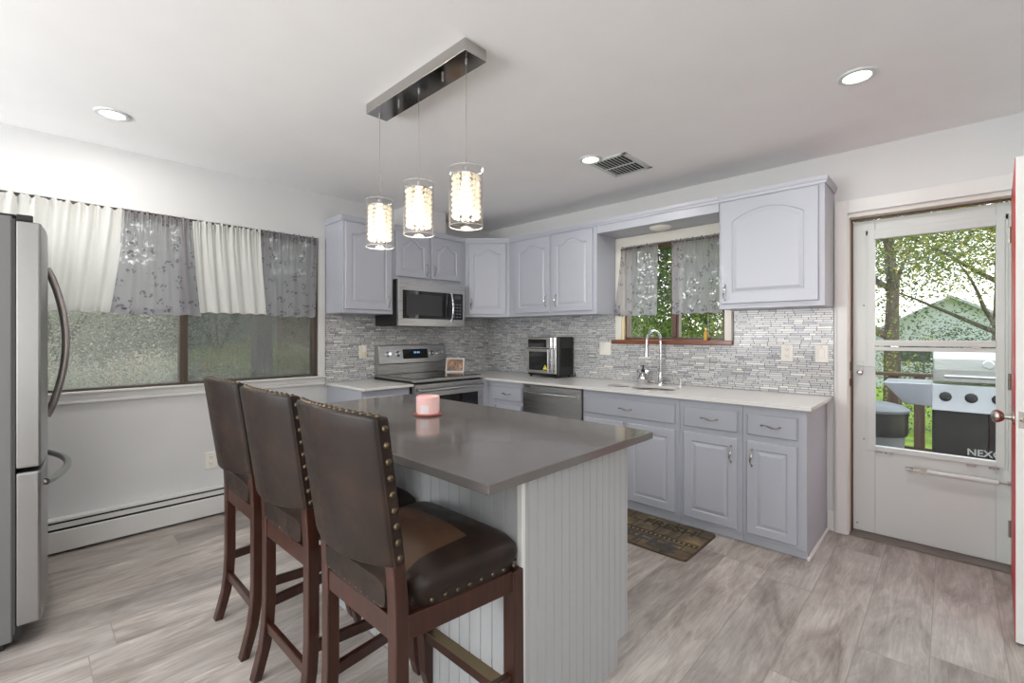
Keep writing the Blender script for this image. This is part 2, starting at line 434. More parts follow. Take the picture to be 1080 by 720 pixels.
# --- window_1: wide bronze slider in the left wall
w1 = sempty('window_1', (0, -3.15, .952))
f = MB()
X0, X1 = -.10, -.012
f.box(X0, -4.30, .952, X1, -1.995, .972); f.box(X0, -4.30, 2.098, X1, -1.995, 2.128)
f.box(X0, -4.30, .952, X1, -4.27, 2.128); f.box(X0, -2.028, .952, X1, -1.995, 2.128)
f.build('window_frame', M['bronze'], w1, .003)
for y in (-3.78, -2.942):
    MB().box(X0 + .01, y - .024, .968, X1 + .004, y + .024, 2.1).box(X1, y - .006, .968, X1 + .010, y + .006, 2.1).build('window_mullion', M['bronze'], w1, .002)
MB().box(-.06, -4.27, .972, -.056, -3.80, 2.098).build('window_glass', M['pane'], w1)
MB().box(-.06, -3.756, .972, -.056, -2.966, 2.098).build('window_glass', M['pane'], w1)
MB().box(-.06, -2.918, .972, -.056, -2.028, 2.098).build('window_glass', M['pane'], w1)
MB().box(-.0862, -2.918, .972, -.085, -2.028, 2.098).build('insect_screen', M['screen'], w1)
MB().box(-.0545, -3.756, .972, -.0542, -2.966, 2.098).build('haze_film', M['haze'], w1)
MB().box(-.0545, -4.27, .972, -.0542, -3.80, 2.098).build('haze_film', M['haze'], w1)
t_ = MB().box(0, -4.36, .905, .012, -1.945, .952).box(-.012, -4.36, .944, .034, -1.94, .957).box(0, -4.36, .885, .020, -1.94, .905)
struct(t_.build('window_sill', M['trim'], None, .003))
bpy.data.objects['window_sill'].name = 'trim_1'
struct(MB().box(0, -1.994, .957, .014, -1.94, 2.13).build('trim_2', M['trim'], None, .003))

# --- window_2: brown framed window over the sink
w2 = sempty('window_2', (2.2, 0, 1.26))
f = MB()
f.box(1.75, .03, 1.26, 2.652, .12, 1.285); f.box(1.75, .03, 2.06, 2.652, .12, 2.09)
f.box(1.75, .03, 1.26, 1.785, .12, 2.09); f.box(2.617, .03, 1.26, 2.652, .12, 2.09)
f.build('window_frame', M['framewood'], w2, .003)
MB().box(2.205, .025, 1.285, 2.245, .11, 2.06).box(2.245, .04, 1.285, 2.262, .10, 2.06).build('window_mullion', M['framewood'], w2, .003)
MB().box(1.785, .070, 1.285, 2.205, .073, 2.06).build('window_glass', M['pane'], w2)
MB().box(2.262, .080, 1.285, 2.617, .083, 2.06).build('window_glass', M['pane'], w2)
MB().box(1.752, .0, 1.262, 1.77, .03, 2.088).build('window_jamb', M['cream_plastic'], w2)
s_ = MB().box(1.66, -.032, 1.228, 2.708, .03, 1.262).build('window_sill', M['sillwood'], w2, .005)
s_['label'] = 'stained reddish wood sill'
tr = MB().box(1.697, -.02, 1.262, 1.755, 0, 2.176).box(2.648, -.02, 1.262, 2.700, 0, 2.176).box(1.755, -.02, 2.088, 2.648, 0, 2.176)
struct(tr.build('trim_3', M['trimcream'], None, .003))
struct(MB().box(2.7008, -.02, 1.262, 2.7125, 0, 1.486).build('trim_4', M['framewood']))

# --- doorway: trim, jamb, threshold
d = MB()
d.box(3.345, -.018, 0, 3.418, 0, 2.185).box(3.418, -.018, 2.098, 4.165, 0, 2.185).box(4.165, -.018, 0, 4.238, 0, 2.185)
d.box(3.352, -.026, 0, 3.362, -.018, 2.178)
struct(d.build('trim_5', M['trim'], None, .003))
jm = MB().box(3.405, .0, 0, 3.425, .14, 2.09).box(4.155, .0, 0, 4.175, .14, 2.09).box(3.425, 0, 2.07, 4.155, .14, 2.09)
struct(jm.build('trim_6', M['trimcream'], None, .002))
ws = MB().box(3.425, .075, 0, 3.434, .098, 2.07).box(3.434, .075, 2.058, 4.155, .098, 2.07)
struct(ws.build('trim_7', M['framewood']))
struct(MB().box(3.425, -.005, 0, 4.155, .16, .012).build('trim_8', mat('worn aluminium threshold', (.22, .19, .17), .5, .5), None, .003))
MB().box(3.425, .02, 1.07, 3.4275, .05, 1.13).build('strike_plate', M['bronze'], bpy.data.objects['trim_6'])
MB().tube([(3.426, .012, .97), (3.43, .012, 1.02)], .008, 8).build('latch_bracket', M['bronze'], bpy.data.objects['trim_6'])

# --- door_1: white storm door with a two-pane window
d1 = sempty('door_1', (3.79, .11, .012))
b = MB(); y0, y1 = .100, .135
gx0, gx1, gz0, gz1 = 3.548, 4.092, .585, 1.928
b.box(3.432, y0, .014, gx0, y1, 2.055).box(gx1, y0, .014, 4.153, y1, 2.055).box(gx0, y0, .014, gx1, y1, gz0).box(gx0, y0, gz1, gx1, y1, 2.055)
b.build('door_panel', M['white_metal'], d1, .003)
fr = MB()
for a, q, z0, z1 in ((gx0 - .035, gx0, gz0 - .03, gz1 + .03), (gx1, gx1 + .035, gz0 - .03, gz1 + .03)): fr.box(a, y0 - .012, z0, q, y0, z1)
fr.box(gx0, y0 - .012, gz0 - .03, gx1, y0, gz0).box(gx0, y0 - .012, gz1, gx1, y0, gz1 + .03)
fr.box(gx0, y0 - .016, 1.236, gx1, y0 + .014, 1.272).box(gx0, y0 - .010, 1.205, gx1, y0 + .010, 1.228)
fr.box(gx0 - .048, y0 - .006, gz0 - .045, gx0 - .035, y0, gz1 + .06).box(gx1 + .035, y0 - .006, gz0 - .045, gx1 + .048, y0, gz1 + .06).box(gx0 - .048, y0 - .006, gz1 + .03, gx1 + .048, y0, gz1 + .06)
fr.build('glass_frame', M['white_metal'], d1, .002)
MB().box(gx0, .118, 1.262, gx1, .121, gz1).build('glass_pane', M['pane'], d1)
MB().box(gx0, .111, gz0, gx1, .114, 1.25).build('glass_pane', M['pane'], d1)
for cx, cz in ((gx0 + .02, gz0 - .036), (gx0 + .07, gz0 - .038), (gx1 - .10, gz0 - .04), (gx1 - .01, gz0 - .04), (gx0 + .1, 1.232), (gx1 - .08, 1.232)):
    MB().box(cx - .02, y0 - .018, cz - .004, cx + .02, y0 - .006, cz + .004).build('glass_clip', M['nickel'], d1)
for sx, sz in ((3.455, .06), (3.49, .62), (3.49, 1.5), (4.13, .62)):
    MB().dome((sx, y0, sz), (0, -1, 0), .005, .003).build('screw', M['nickel'], d1)
h = MB().box(3.452, y0 - .008, 1.04, 3.488, y0, 1.13); h.tube([(3.46, y0 - .02, 1.105), (3.50, y0 - .035, 1.105), (3.56, y0 - .035, 1.10)], [.007, .006, .005], 8); h.tube([(3.468, y0, 1.105), (3.468, y0 - .03, 1.105)], .008, 8)
h.build('door_handle', M['white_metal'], d1, .002)
MB().lathe_ax([(.017, 0), (.017, .010), (.012, .014)], (3.47, y0 - .008, 1.058), (0, -1, 0), 14).build('lock_cylinder', M['chrome'], d1, smooth=True)
c = MB().tube([(3.80, y0 - .045, .475), (4.10, y0 - .045, .475)], .014, 14)
cl = c.build('door_closer', M['white_metal'], d1, smooth=True)
MB().tube([(3.71, y0 - .045, .475), (3.80, y0 - .045, .475)], .005, 8).box(3.70, y0 - .05, .468, 3.735, y0, .482).box(3.745, y0 - .05, .462, 3.80, y0 - .03, .489).build('closer_rod', M['nickel'], cl, .001)
MB().tube([(4.10, y0 - .045, .475), (4.15, y0 - .045, .475)], .0045, 8).box(4.135, y0 - .05, .468, 4.153, y0 + .0, .482).build('closer_bracket', M['nickel'], cl, .001)

# --- door_2: inner door standing open; red outside face, white edge
d2 = sempty('door_2', (4.150, -.03, .01))
hx, hy = 4.142, -.03; fx_, fy_ = 4.100, -.835
L = math.hypot(fx_ - hx, fy_ - hy); sd = Vector((fx_ - hx, fy_ - hy, 0)) / L; nd = Vector((sd.y, -sd.x, 0))   # nd points to -x: towards the red face
def dm(): return MB().at((hx, hy, 0), sd, nd)
dm().box(0, -.044, .012, L, -.0015, 2.055).build('door_panel', M['trim'], d2, .002)
rp = dm().box(.001, -.0015, .013, L - .001, .0, 2.054)
for z0, z1 in ((.18, .85), (1.0, 1.9)):
    rp.box(.12, 0, z0, L - .12, .0012, z1)
rf = rp.build('red_face', M['red'], d2); rf['label'] = 'red painted outside face'
kn = dm(); kn.lathe_ax([(.030, 0), (.030, .006), (.012, .010), (.011, .030), (.020, .036), (.028, .048), (.029, .058), (.022, .068), (.006, .072)], (L - .065, 0, .95), (0, 1, 0), 20)
kn.build('door_knob', M['nickel'], d2, smooth=True)
dm().box(L - .001, -.034, .915, L + .0008, -.010, .985).build('latch_plate', M['nickel'], d2)
dm().lathe_ax([(.009, 0), (.009, .008), (.004, .012)], (L, -.022, .95), (1, 0, 0), 10).build('latch_bolt', M['nickel'], d2)
for z in (.25, 1.05, 1.85):
    MB().tube([(hx - .004, hy + .012, z - .045), (hx - .004, hy + .012, z + .045)], .007, 8).build('hinge', M['nickel'], d2)

# --- baseboards
struct(MB().box(3.305, -.014, 0, 3.345, 0, .13).build('baseboard_back', M['trim'], None, .003))
struct(MB().box(4.238, -.014, 0, 6.46, 0, .10).build('baseboard_right', M['trim'], None, .003))

# --- recessed ceiling lights and vent
ring = None
def downlight(x, y, label):
    r = empty('recessed_light', (x, y, H), label, 'ceiling light', 'recessed ceiling lights')
    t = MB().lathe([(.052, -.004), (.056, -.009), (.074, -.007), (.078, -.001), (.078, 0), (.052, 0)], (x, y, H), 32, caps=False)
    t.build('trim_ring', M['white_metal'], r, smooth=True)
    MB().lathe([(.0535, 0), (.0535, -.004)], (x, y, H), 32).build('lens', mat('lit lens', (1, 1, 1), .5, emit=(1, .97, .92), estr=9), r)
    area_light('lamp', (0, 0, -.012), (0, 0, 0), .10, .10, DOWNLIGHT_W, (1, .96, .90), 'DISK', r)
    return r
downlight(.599, -3.383, 'round recessed ceiling light above the wide curtained window')
downlight(2.118, -1.045, 'round recessed ceiling light beside the ceiling vent')
downlight(3.589, -1.051, 'round recessed ceiling light nearest the glazed door')
def unseen(x, y):  # lamps without fixtures, added out of view to help light the room
    area_light('unseen_lamp', (x, y, H - .012), (0, 0, 0), .10, .10, DOWNLIGHT_W, (1, .96, .90), 'DISK')
for p_ in ((.6, -1.9), (3.6, -4.6), (2.1, -5.2), (5.2, -2.2), (5.2, -4.8)):
    r_ = MB().lathe([(.052, -.004), (.056, -.009), (.074, -.007), (.078, 0), (.052, 0)], (p_[0], p_[1], H), 24, caps=False) if False else None
    if p_ != (.6, -1.9): unseen(*p_)
v = empty('ceiling_vent', (2.208, -.81, H), 'square slatted air vent in the ceiling', 'vent')
q = MB(); vx0, vx1, vy0, vy1 = 2.06, 2.355, -1.0, -.62
q.box(vx0, vy0, H - .006, vx0 + .03, vy1, H).box(vx1 - .03, vy0, H - .006, vx1, vy1, H).box(vx0, vy0, H - .006, vx1, vy0 + .03, H).box(vx0, vy1 - .03, H - .006, vx1, vy1, H)
q.build('vent_frame', M['white_metal'], v, .002)
MB().box(vx0 + .03, vy0 + .03, H - .002, vx1 - .03, vy1 - .03, H).build('vent_opening', mat('dark duct', (.03, .028, .026), .9), v)
sl = MB()
for k in range(9):
    x = vx0 + .045 + k * .0265
    sl.add([(x, vy0 + .03, H - .002), (x + .004, vy0 + .03, H - .001), (x + .014, vy0 + .03, H - .012), (x + .010, vy0 + .03, H - .013),
            (x, vy1 - .03, H - .002), (x + .004, vy1 - .03, H - .001), (x + .014, vy1 - .03, H - .012), (x + .010, vy1 - .03, H - .013)],
           [(0, 1, 2, 3), (4, 5, 6, 7), (0, 1, 5, 4), (1, 2, 6, 5), (2, 3, 7, 6), (3, 0, 4, 7)])
sl.box(vx0 + .03, -.815, H - .011, vx1 - .03, -.807, H - .004)
sl.build('vent_slats', M['white_metal'], v)

# ================================================================== BACKSPLASH
bs = MB().box(0.010, -.009, .896, 1.697, -.001, 1.488).box(1.697, -.009, .896, 2.7128, -.001, 1.227).box(2.7128, -.009, .896, 3.341, -.001, 1.488)
tag(bs.build('mosaic_backsplash', M['mosaicx']), 'grey glass strip mosaic backsplash behind the sink counter', 'backsplash')
tag(MB().box(.001, -1.935, .896, .009, -.002, 1.484).build('mosaic_backsplash', M['mosaicy']), 'grey glass strip mosaic backsplash behind the range', 'backsplash')

# ================================================================== CABINETS
def door_slab(mb, w_, h_, arch=0, rail=.055, power=1.0, t=.02):
    """raised-panel door in (s,n,z), back face n=0"""
    npt = 18; x0, x1 = rail, w_ - rail; z0 = rail; zt = h_ - rail - arch
    cx = w_ / 2
    def arc(u):  # u in -1..1
        if arch <= 0: return 0
        a = abs(u)
        if power == 1.0: return arch * (.5 + .5 * math.cos(PI * min(max((a - .06) / .80, 0), 1)))
        return arch * max(0, 1 - a ** 2.0)
    def outline(d):
        xa, xb = x0 + d, x1 - d
        pts = [(xa, z0 + d), (xb, z0 + d)]
        m_ = npt if arch > 0 else 1
        for i in range(m_ + 1):
            u = 1 - 2 * i / m_
            pts.append((cx + u * (xb - xa) / 2, zt - d + arc(u)))
        return pts
    o = outline(0)
    e = .004
    outer = [(0, 0), (w_, 0)] + [(w_ if i == 0 else (0 if i == len(o) - 3 else p[0]), h_) for i, p in enumerate(o[2:])]
    def chf(p, d): return (min(max(p[0], d), w_ - d), min(max(p[1], d), h_ - d))
    rings = [[(x, 0, z) for x, z in outer], [(x, t - e, z) for x, z in outer], [(*[chf(p, e)[0]], t, chf(p, e)[1]) for p in outer],
             [(x, t, z) for x, z in o], [(x, t - .006, z) for x, z in outline(.004)], [(x, t - .007, z) for x, z in outline(.010)],
             [(x, t - .001, z) for x, z in outline(.030)]]
    mb.loft(rings)
def drawer_slab(mb, w_, h_, t=.02):
    e = .007
    r = lambda d, n_: [(d, n_, d), (w_ - d, n_, d), (w_ - d, n_, h_ - d), (d, n_, h_ - d)]
    mb.loft([r(0, 0), r(0, t - .006), r(e, t)])
def pull(mb, s, z, n0, vertical=True, ln=.10):
    pts = []; rr = []
    for i in range(13):
        u = -1 + i / 6; a = abs(u)
        out = n0 + .024 * (1 - a ** 3) + .002
        wob = .004 * math.sin(u * PI)
        if vertical: pts.append((s + wob, out, z + u * ln / 2))
        else: pts.append((s + u * ln / 2, out, z - wob * 1.4))
        rr.append(.0035 + .0035 * max(0, 1 - (a * 2.2) ** 2))
    mb.tube(pts, rr, 8)
    for u in (-1, 1):
        c_ = (s, n0, z + u * ln / 2) if vertical else (s + u * ln / 2, n0, z)
        mb.lathe_ax([(.007, 0), (.007, .003), (.004, .006), (.003, .012)], c_, (0, 1, 0), 8)
        e_ = (s, n0 + .002, z + u * (ln / 2 + .012)) if vertical else (s + u * (ln / 2 + .012), n0 + .002, z)
        m_ = (s, n0 + .004, z + u * (ln / 2 - .002)) if vertical else (s + u * (ln / 2 - .002), n0 + .004, z)
        mb.tube([m_, e_], [.005, .0015], 6)
def door(parent, P, Sd, Nd, s0, s1, z0, z1, arch=0, power=1.0, hs=None, hz=None, hv=True, kind='door', rail=.055):
    mb = MB().at((P[0], P[1], z0), Sd, Nd); mb.M = mb.M @ Matrix.Translation((s0, 0, 0))
    if kind == 'door': door_slab(mb, s1 - s0, z1 - z0, arch, rail, power)
    else: drawer_slab(mb, s1 - s0, z1 - z0)
    o = mb.build('drawer' if kind == 'drawer' else 'door', M['cab'], parent, .0012)
    if hs is not None:
        hb = MB().at((P[0], P[1], 0), Sd, Nd); pull(hb, hs, hz, .02, hv)
        hb.build('handle', M['nickel'], o, smooth=True)
    return o
AX, AN = (0, 1, 0), (1, 0, 0)      # along wall_left
BX, BN = (1, 0, 0), (0, -1, 0)     # along wall_back
def crown(mb, pts):
    """little flat crown along a plan polyline of (x,y), outward side = right of travel"""
    prof = [(0, 2.243), (.008, 2.243), (.011, 2.257), (.016, 2.266), (.018, 2.286), (0, 2.286)]
    P_ = [Vector((x, y, 0)) for x, y in pts]; rings = []
    for i, p in enumerate(P_):
        a = (P_[i] - P_[i - 1]).normalized() if i else None; b_ = (P_[i + 1] - P_[i]).normalized() if i < len(P_) - 1 else None
        na = Vector((a.y, -a.x, 0)) if a else None; nb = Vector((b_.y, -b_.x, 0)) if b_ else None
        if na is None: n_ = nb
        elif nb is None: n_ = na
        else: n_ = (na + nb); n_ = n_ / n_.length; n_ = n_ / n_.dot(na)
        rings.append([p + n_ * d + Vector((0, 0, z)) for d, z in prof])
    mb.loft(rings)
UZ0, UZ1 = 1.488, 2.243
# left of the microwave
u = empty('wall_cabinet', (.16, -1.70, UZ0), 'tall blue-grey wall cabinet between window and microwave', 'cabinet', 'wall cabinets')
MB().box(.001, -1.935, UZ0, .32, -1.468, UZ1).build('cabinet_body', M['cab'], u, .002)
cr = MB(); crown(cr, [(.001, -1.935), (.32, -1.935), (.32, -1.4665)]); cr.build('crown_moulding', M['cab'], u)
door(u, (.32, -1.935), AX, AN, .017, .448, 1.520, 2.232, .035, hs=.412, hz=1.60)
# over the microwave
u = empty('wall_cabinet', (.16, -1.05, 1.802), 'short two-door blue-grey wall cabinet above the microwave', 'cabinet', 'wall cabinets')
MB().box(.001, -1.467, 1.802, .32, -.628, UZ1).build('cabinet_body', M['cab'], u, .002)
cr = MB(); crown(cr, [(.32, -1.466), (.32, -.632)]); cr.build('crown_moulding', M['cab'], u)
door(u, (.32, -1.465), AX, AN, .022, .375, 1.830, 2.232, .055, hs=.348, hz=1.915)
door(u, (.32, -1.465), AX, AN, .410, .765, 1.835, 2.232, .055, hs=.437, hz=1.920)
# diagonal corner
u = empty('wall_cabinet', (.25, -.25, UZ0), 'diagonal blue-grey corner wall cabinet right of the microwave', 'cabinet', 'wall cabinets')
MB().prism([(.001, -.001), (.001, -.626), (.32, -.626), (.652, -.32), (.652, -.001)], UZ0, UZ1).build('cabinet_body', M['cab'], u, .002)
dg = Vector((.652 - .32, -.32 + .626, 0)); dl = dg.length; dg = dg / dl; dn = Vector((dg.y, -dg.x, 0))
cr = MB(); crown(cr, [(.322, -.627), (.652, -.322)]); cr.build('crown_moulding', M['cab'], u)
door(u, (.32, -.626), dg, dn, .035, dl - .035, 1.515, 2.232, .05, hs=.065, hz=1.62)
# two-door cabinet
u = empty('wall_cabinet', (1.175, -.16, UZ0), 'two-door blue-grey wall cabinet above the countertop oven', 'cabinet', 'wall cabinets')
MB().box(.654, -.32, UZ0, 1.695, -.001, UZ1).build('cabinet_body', M['cab'], u, .002)
cr = MB(); crown(cr, [(.656, -.32), (1.694, -.32)]); cr.build('crown_moulding', M['cab'], u)
door(u, (0, -.32), BX, BN, .745, 1.185, 1.520, 2.232, .05, hs=1.145, hz=1.625)
door(u, (0, -.32), BX, BN, 1.222, 1.658, 1.520, 2.232, .05, hs=1.265, hz=1.625)
# valance above the sink window
u = empty('valance', (2.2, -.16, 2.178), 'blue-grey valance board bridging the wall cabinets above the sink window', 'valance')
MB().box(1.697, -.32, 2.178, 2.713, -.30, UZ1).build('front_board', M['cab'], u, .002)
MB().box(1.697, -.30, 2.178, 2.713, -.001, 2.190).build('soffit_panel', M['cab'], u)
cr = MB(); crown(cr, [(1.696, -.32), (2.714, -.32)]); cr.build('crown_moulding', M['cab'], u)
pk = MB().lathe([(.004, -.026), (.05, -.023), (.078, -.012), (.086, 0)], (2.20, -.17, 2.178), 28)
tag(pk.build('puck_light', M['white_plastic'], smooth=True), 'flat round white light dome under the valance over the sink', 'light')
# right of the window
u = empty('wall_cabinet', (3.03, -.16, UZ0), 'wide single-door blue-grey wall cabinet between sink window and door', 'cabinet', 'wall cabinets')
MB().box(2.715, -.32, UZ0, 3.343, -.001, UZ1).build('cabinet_body', M['cab'], u, .002)
cr = MB(); crown(cr, [(2.716, -.32), (3.343, -.32), (3.343, -.001)]); cr.build('crown_moulding', M['cab'], u)
door(u, (0, -.32), BX, BN, 2.730, 3.312, 1.522, 2.236, .07, power=2.0, hs=2.760, hz=1.60, rail=.075)

# base cabinets
BZ = .874
def base_body(u, x0, x1, side=False):
    b_ = MB().box(x0, -.60, .05, x1, -.002, BZ).box(x0, -.585, .001, x1, -.002, .05)
    return b_.build('cabinet_body', M['cab'], u, .002)
u = empty('base_cabinet', (.87, -.3, 0), 'blue-grey base cabinet between range and dishwasher', 'cabinet', 'base cabinets')
base_body(u, .60, 1.098)
MB().box(.58, -.688, .05, .652, -.601, BZ).build('filler', M['cab'], u, .002)
door(u, (0, -.60), BX, BN, .718, 1.082, .692, .822, kind='drawer', hs=.90, hz=.757, hv=False)
door(u, (0, -.60), BX, BN, .718, 1.082, .075, .655, hs=.76, hz=.58)
u = empty('base_cabinet', (2.15, -.3, 0), 'blue-grey sink base cabinet with one long false drawer front', 'cabinet', 'base cabinets')
bb = MB().box(1.75, -.60, .05, 2.548, -.58, BZ).box(1.75, -.58, .05, 1.768, -.002, BZ).box(2.53, -.58, .05, 2.548, -.002, BZ).box(1.768, -.58, .05, 2.53, -.002, .07).box(1.768, -.02, .07, 2.53, -.002, BZ).box(1.75, -.585, .001, 2.548, -.002, .05)
bb.build('cabinet_body', M['cab'], u, .001)
door(u, (0, -.60), BX, BN, 1.768, 2.520, .687, .822, kind='drawer', hs=2.14, hz=.752, hv=False)
door(u, (0, -.60), BX, BN, 1.768, 2.118, .075, .648, hs=2.085, hz=.565)
door(u, (0, -.60), BX, BN, 2.155, 2.522, .075, .648, hs=2.19, hz=.565)
u = empty('base_cabinet', (2.75, -.3, 0), 'blue-grey base cabinet with its door handle at the right edge', 'cabinet', 'base cabinets')
base_body(u, 2.55, 2.954)
door(u, (0, -.60), BX, BN, 2.583, 2.928, .687, .822, kind='drawer', hs=2.755, hz=.755, hv=False)
door(u, (0, -.60), BX, BN, 2.583, 2.928, .075, .650, hs=2.892, hz=.55)
u = empty('base_cabinet', (3.13, -.3, 0), 'narrow blue-grey end base cabinet nearest the glazed door', 'cabinet', 'base cabinets')
base_body(u, 2.956, 3.303)
door(u, (0, -.60), BX, BN, 2.984, 3.256, .687, .818, kind='drawer', hs=3.12, hz=.755, hv=False)
door(u, (0, -.60), BX, BN, 2.984, 3.256, .075, .650, hs=3.014, hz=.55, rail=.05)
MB().box(3.303, -.605, .001, 3.319, -.016, .020).build('shoe_moulding', M['trim'], u, .004)
u = empty('base_cabinet', (.3, -1.70, 0), 'blue-grey base cabinet under the short counter left of the range', 'cabinet', 'base cabinets')
MB().box(.002, -1.92, .05, .60, -1.484, BZ).box(.002, -1.92, .001, .585, -1.484, .05).build('cabinet_body', M['cab'], u, .002)
door(u, (.60, -1.92), AX, AN, .02, .416, .692, .822, kind='drawer', hs=.22, hz=.757, hv=False)
door(u, (.60, -1.92), AX, AN, .02, .416, .075, .655, hs=.38, hz=.58)

# countertops
def ellipse(cx, cy, rx, ry, n_, p=2.6):
    o_ = []
    for k in range(n_):
        a = 2 * PI * k / n_; ca, sa = math.cos(a), math.sin(a)
        o_.append((cx + rx * math.copysign(abs(ca) ** (2 / p), ca), cy + ry * math.copysign(abs(sa) ** (2 / p), sa)))
    return o_
ct = MB()
ct.box(.002, -.665, .875, 1.84, -.001, .895); ct.box(2.44, -.665, .875, 3.335, -.001, .895)
def plate_with_hole(mb, X0, Y0, X1, Y1, hole, z0, z1):
    n_ = len(hole); out = []
    cx, cy = (X0 + X1) / 2, (Y0 + Y1) / 2
    for (x, y) in hole:
        dx, dy = x - cx, y - cy
        k = min(((X1 - X0) / 2) / abs(dx) if abs(dx) > 1e-9 else 1e9, ((Y1 - Y0) / 2) / abs(dy) if abs(dy) > 1e-9 else 1e9)
        out.append((cx + dx * k, cy + dy * k))
    # snap to the corners
    for sx, sy in ((X0, Y0), (X1, Y0), (X1, Y1), (X0, Y1)):
        i = min(range(n_), key=lambda j: (out[j][0] - sx) ** 2 + (out[j][1] - sy) ** 2); out[i] = (sx, sy)
    vv = [(x, y, z1) for x, y in hole] + [(x, y, z1) for x, y in out] + [(x, y, z0) for x, y in hole] + [(x, y, z0) for x, y in out]; ff = []
    for j in range(n_):
        k = (j + 1) % n_
        ff += [(j, k, n_ + k, n_ + j), (2 * n_ + j, 2 * n_ + k, 3 * n_ + k, 3 * n_ + j), (j, k, 2 * n_ + k, 2 * n_ + j), (n_ + j, n_ + k, 3 * n_ + k, 3 * n_ + j)]
    mb.add(vv, ff)
plate_with_hole(ct, 1.84, -.665, 2.065, -.001, ellipse(1.955, -.35, .095, .135, 40), .875, .895)
plate_with_hole(ct, 2.065, -.665, 2.44, -.001, ellipse(2.252, -.35, .172, .165, 48), .875, .895)
tag(ct.build('countertop', M['quartz'], None), 'long white quartz countertop with the sink cut-outs', 'countertop')
tag(MB().box(.002, -1.938, .875, .665, -1.484, .895).build('countertop', M['quartz'], None, .003), 'short white quartz countertop left of the range', 'countertop')
# sink
M['basin'] = mat('satin sink steel', (.27, .26, .24), .4, .7)
sk = empty('sink', (2.15, -.35, .70), 'double-bowl stainless undermount sink in the white countertop', 'sink')
for cx, rx, ry in ((1.955, .10, .14), (2.252, .178, .17)):
    prof = [(1.0, .8745), (.98, .84), (.93, .74), (.80, .715), (.15, .710)]
    rings = [[(x, y, z) for x, y in ellipse(cx, -.35, rx * k, ry * k, 40)] for k, z in prof]
    outer = [[(x, y, z - .003) for x, y in ellipse(cx, -.35, rx * k + .003, ry * k + .003, 40)] for k, z in reversed(prof)]
    bw = MB(); bw.loft(rings + outer[:0], caps=False); n_ = len(bw.v)
    bw.add([(x, y, .710) for x, y in ellipse(cx, -.35, rx * .15, ry * .15, 40)], [tuple(range(40))])
    o_ = bw.build('bowl', M['basin'], sk, smooth=True)
    so = o_.modifiers.new('solid', 'SOLIDIFY'); so.thickness = .002; so.offset = 0
    MB().lathe([(.022, 0), (.024, .003), (.014, .004)], (cx, -.35, .711), 16).build('drain', M['chrome'], sk)
# faucet
fa = empty('faucet', (2.158, -.075, .895), 'chrome gooseneck pull-down kitchen faucet behind the sink', 'faucet')
MB().lathe([(.027, 0), (.027, .012), (.020, .02), (.018, .09), (.016, .10)], (2.158, -.075, .895), 20).build('base', M['chrome'], fa, smooth=True)
pts = [(2.158, -.075, .99), (2.158, -.075, 1.25)]
for k in range(9):
    a = PI * k / 8; pts.append((2.158 - .015 * (1 - math.cos(a)), -.075 - .09 * (1 - math.cos(a)), 1.265 + .075 * math.sin(a)))
pts.append((2.128, -.257, 1.24))
MB().tube(pts, .0115, 14).build('spout', M['chrome'], fa, smooth=True)
MB().tube([(2.128, -.257, 1.245), (2.128, -.258, 1.20), (2.127, -.260, 1.13)], [.013, .017, .021], 16).build('spray_head', M['chrome'], fa, smooth=True)
MB().tube([(2.174, -.075, .96), (2.20, -.075, .968), (2.262, -.082, .975)], [.013, .011, .006], 10).build('lever_handle', M['chrome'], fa, smooth=True)
so = empty('soap_pump', (2.325, -.07, .895), 'short chrome soap pump right of the faucet', 'soap pump')
MB().lathe([(.018, 0), (.018, .006), (.011, .010), (.010, .045)], (2.325, -.07, .895), 16).build('base', M['chrome'], so, smooth=True)
MB().lathe([(.013, 0), (.014, .012), (.010, .02)], (2.325, -.07, .940), 14).tube([(2.325, -.07, .952), (2.322, -.115, .948)], [.007, .005], 8).build('nozzle', M['chrome'], so, smooth=True)
sb = empty('soap_dispenser', (2.0, -.075, .895), 'round glass soap bottle with black pump top left of the faucet', 'soap dispenser')
MB().lathe([(.030, 0), (.040, .012), (.044, .04), (.038, .068), (.020, .085), (.015, .095)], (2.0, -.075, .895), 22).build('bottle', M['chrome'], sb, smooth=True)
for sx in (-1, 1):
    MB().lathe_ax([(.004, -.008), (.020, -.006), (.024, 0), (.020, .006), (.004, .008)], (2.0 + sx * .04, -.075, .99), (sx * .3, -1, 0), 14).build('ornament', M['chrome'], sb, smooth=True)
MB().lathe([(.016, 0), (.016, .02), (.008, .024), (.007, .045), (.013, .047), (.013, .058)], (2.0, -.075, .990), 14).tube([(2.0, -.075, 1.042), (2.0, -.115, 1.040)], .005, 8).build('pump', M['black'], sb, smooth=True)

# ================================================================== APPLIANCES
# dishwasher
dw = empty('dishwasher', (1.42, -.3, 0), 'stainless dishwasher under the white counter beside the sink base', 'dishwasher')
MB().box(1.102, -.58, .08, 1.746, -.01, .868).box(1.12, -.55, .002, 1.73, -.05, .08).build('cabinet_body', M['black'], dw)
MB().box(1.106, -.622, .09, 1.742, -.58, .862).build('door', M['steelx'], dw, .005)
hb = MB(); hb.tube([(1.135 + .578 * k / 12, -.642 - .022 * math.sin(PI * k / 12), .800) for k in range(13)], .011, 12)
for x in (1.14, 1.708): hb.box(x - .010, -.645, .790, x + .010, -.620, .810)
hb.build('handle', M['chrome'], dw, smooth=True)
MB().box(1.135, -.6235, .842, 1.20, -.622, .854).build('badge', mat('dark badge', (.08, .08, .09), .4, .5), dw)
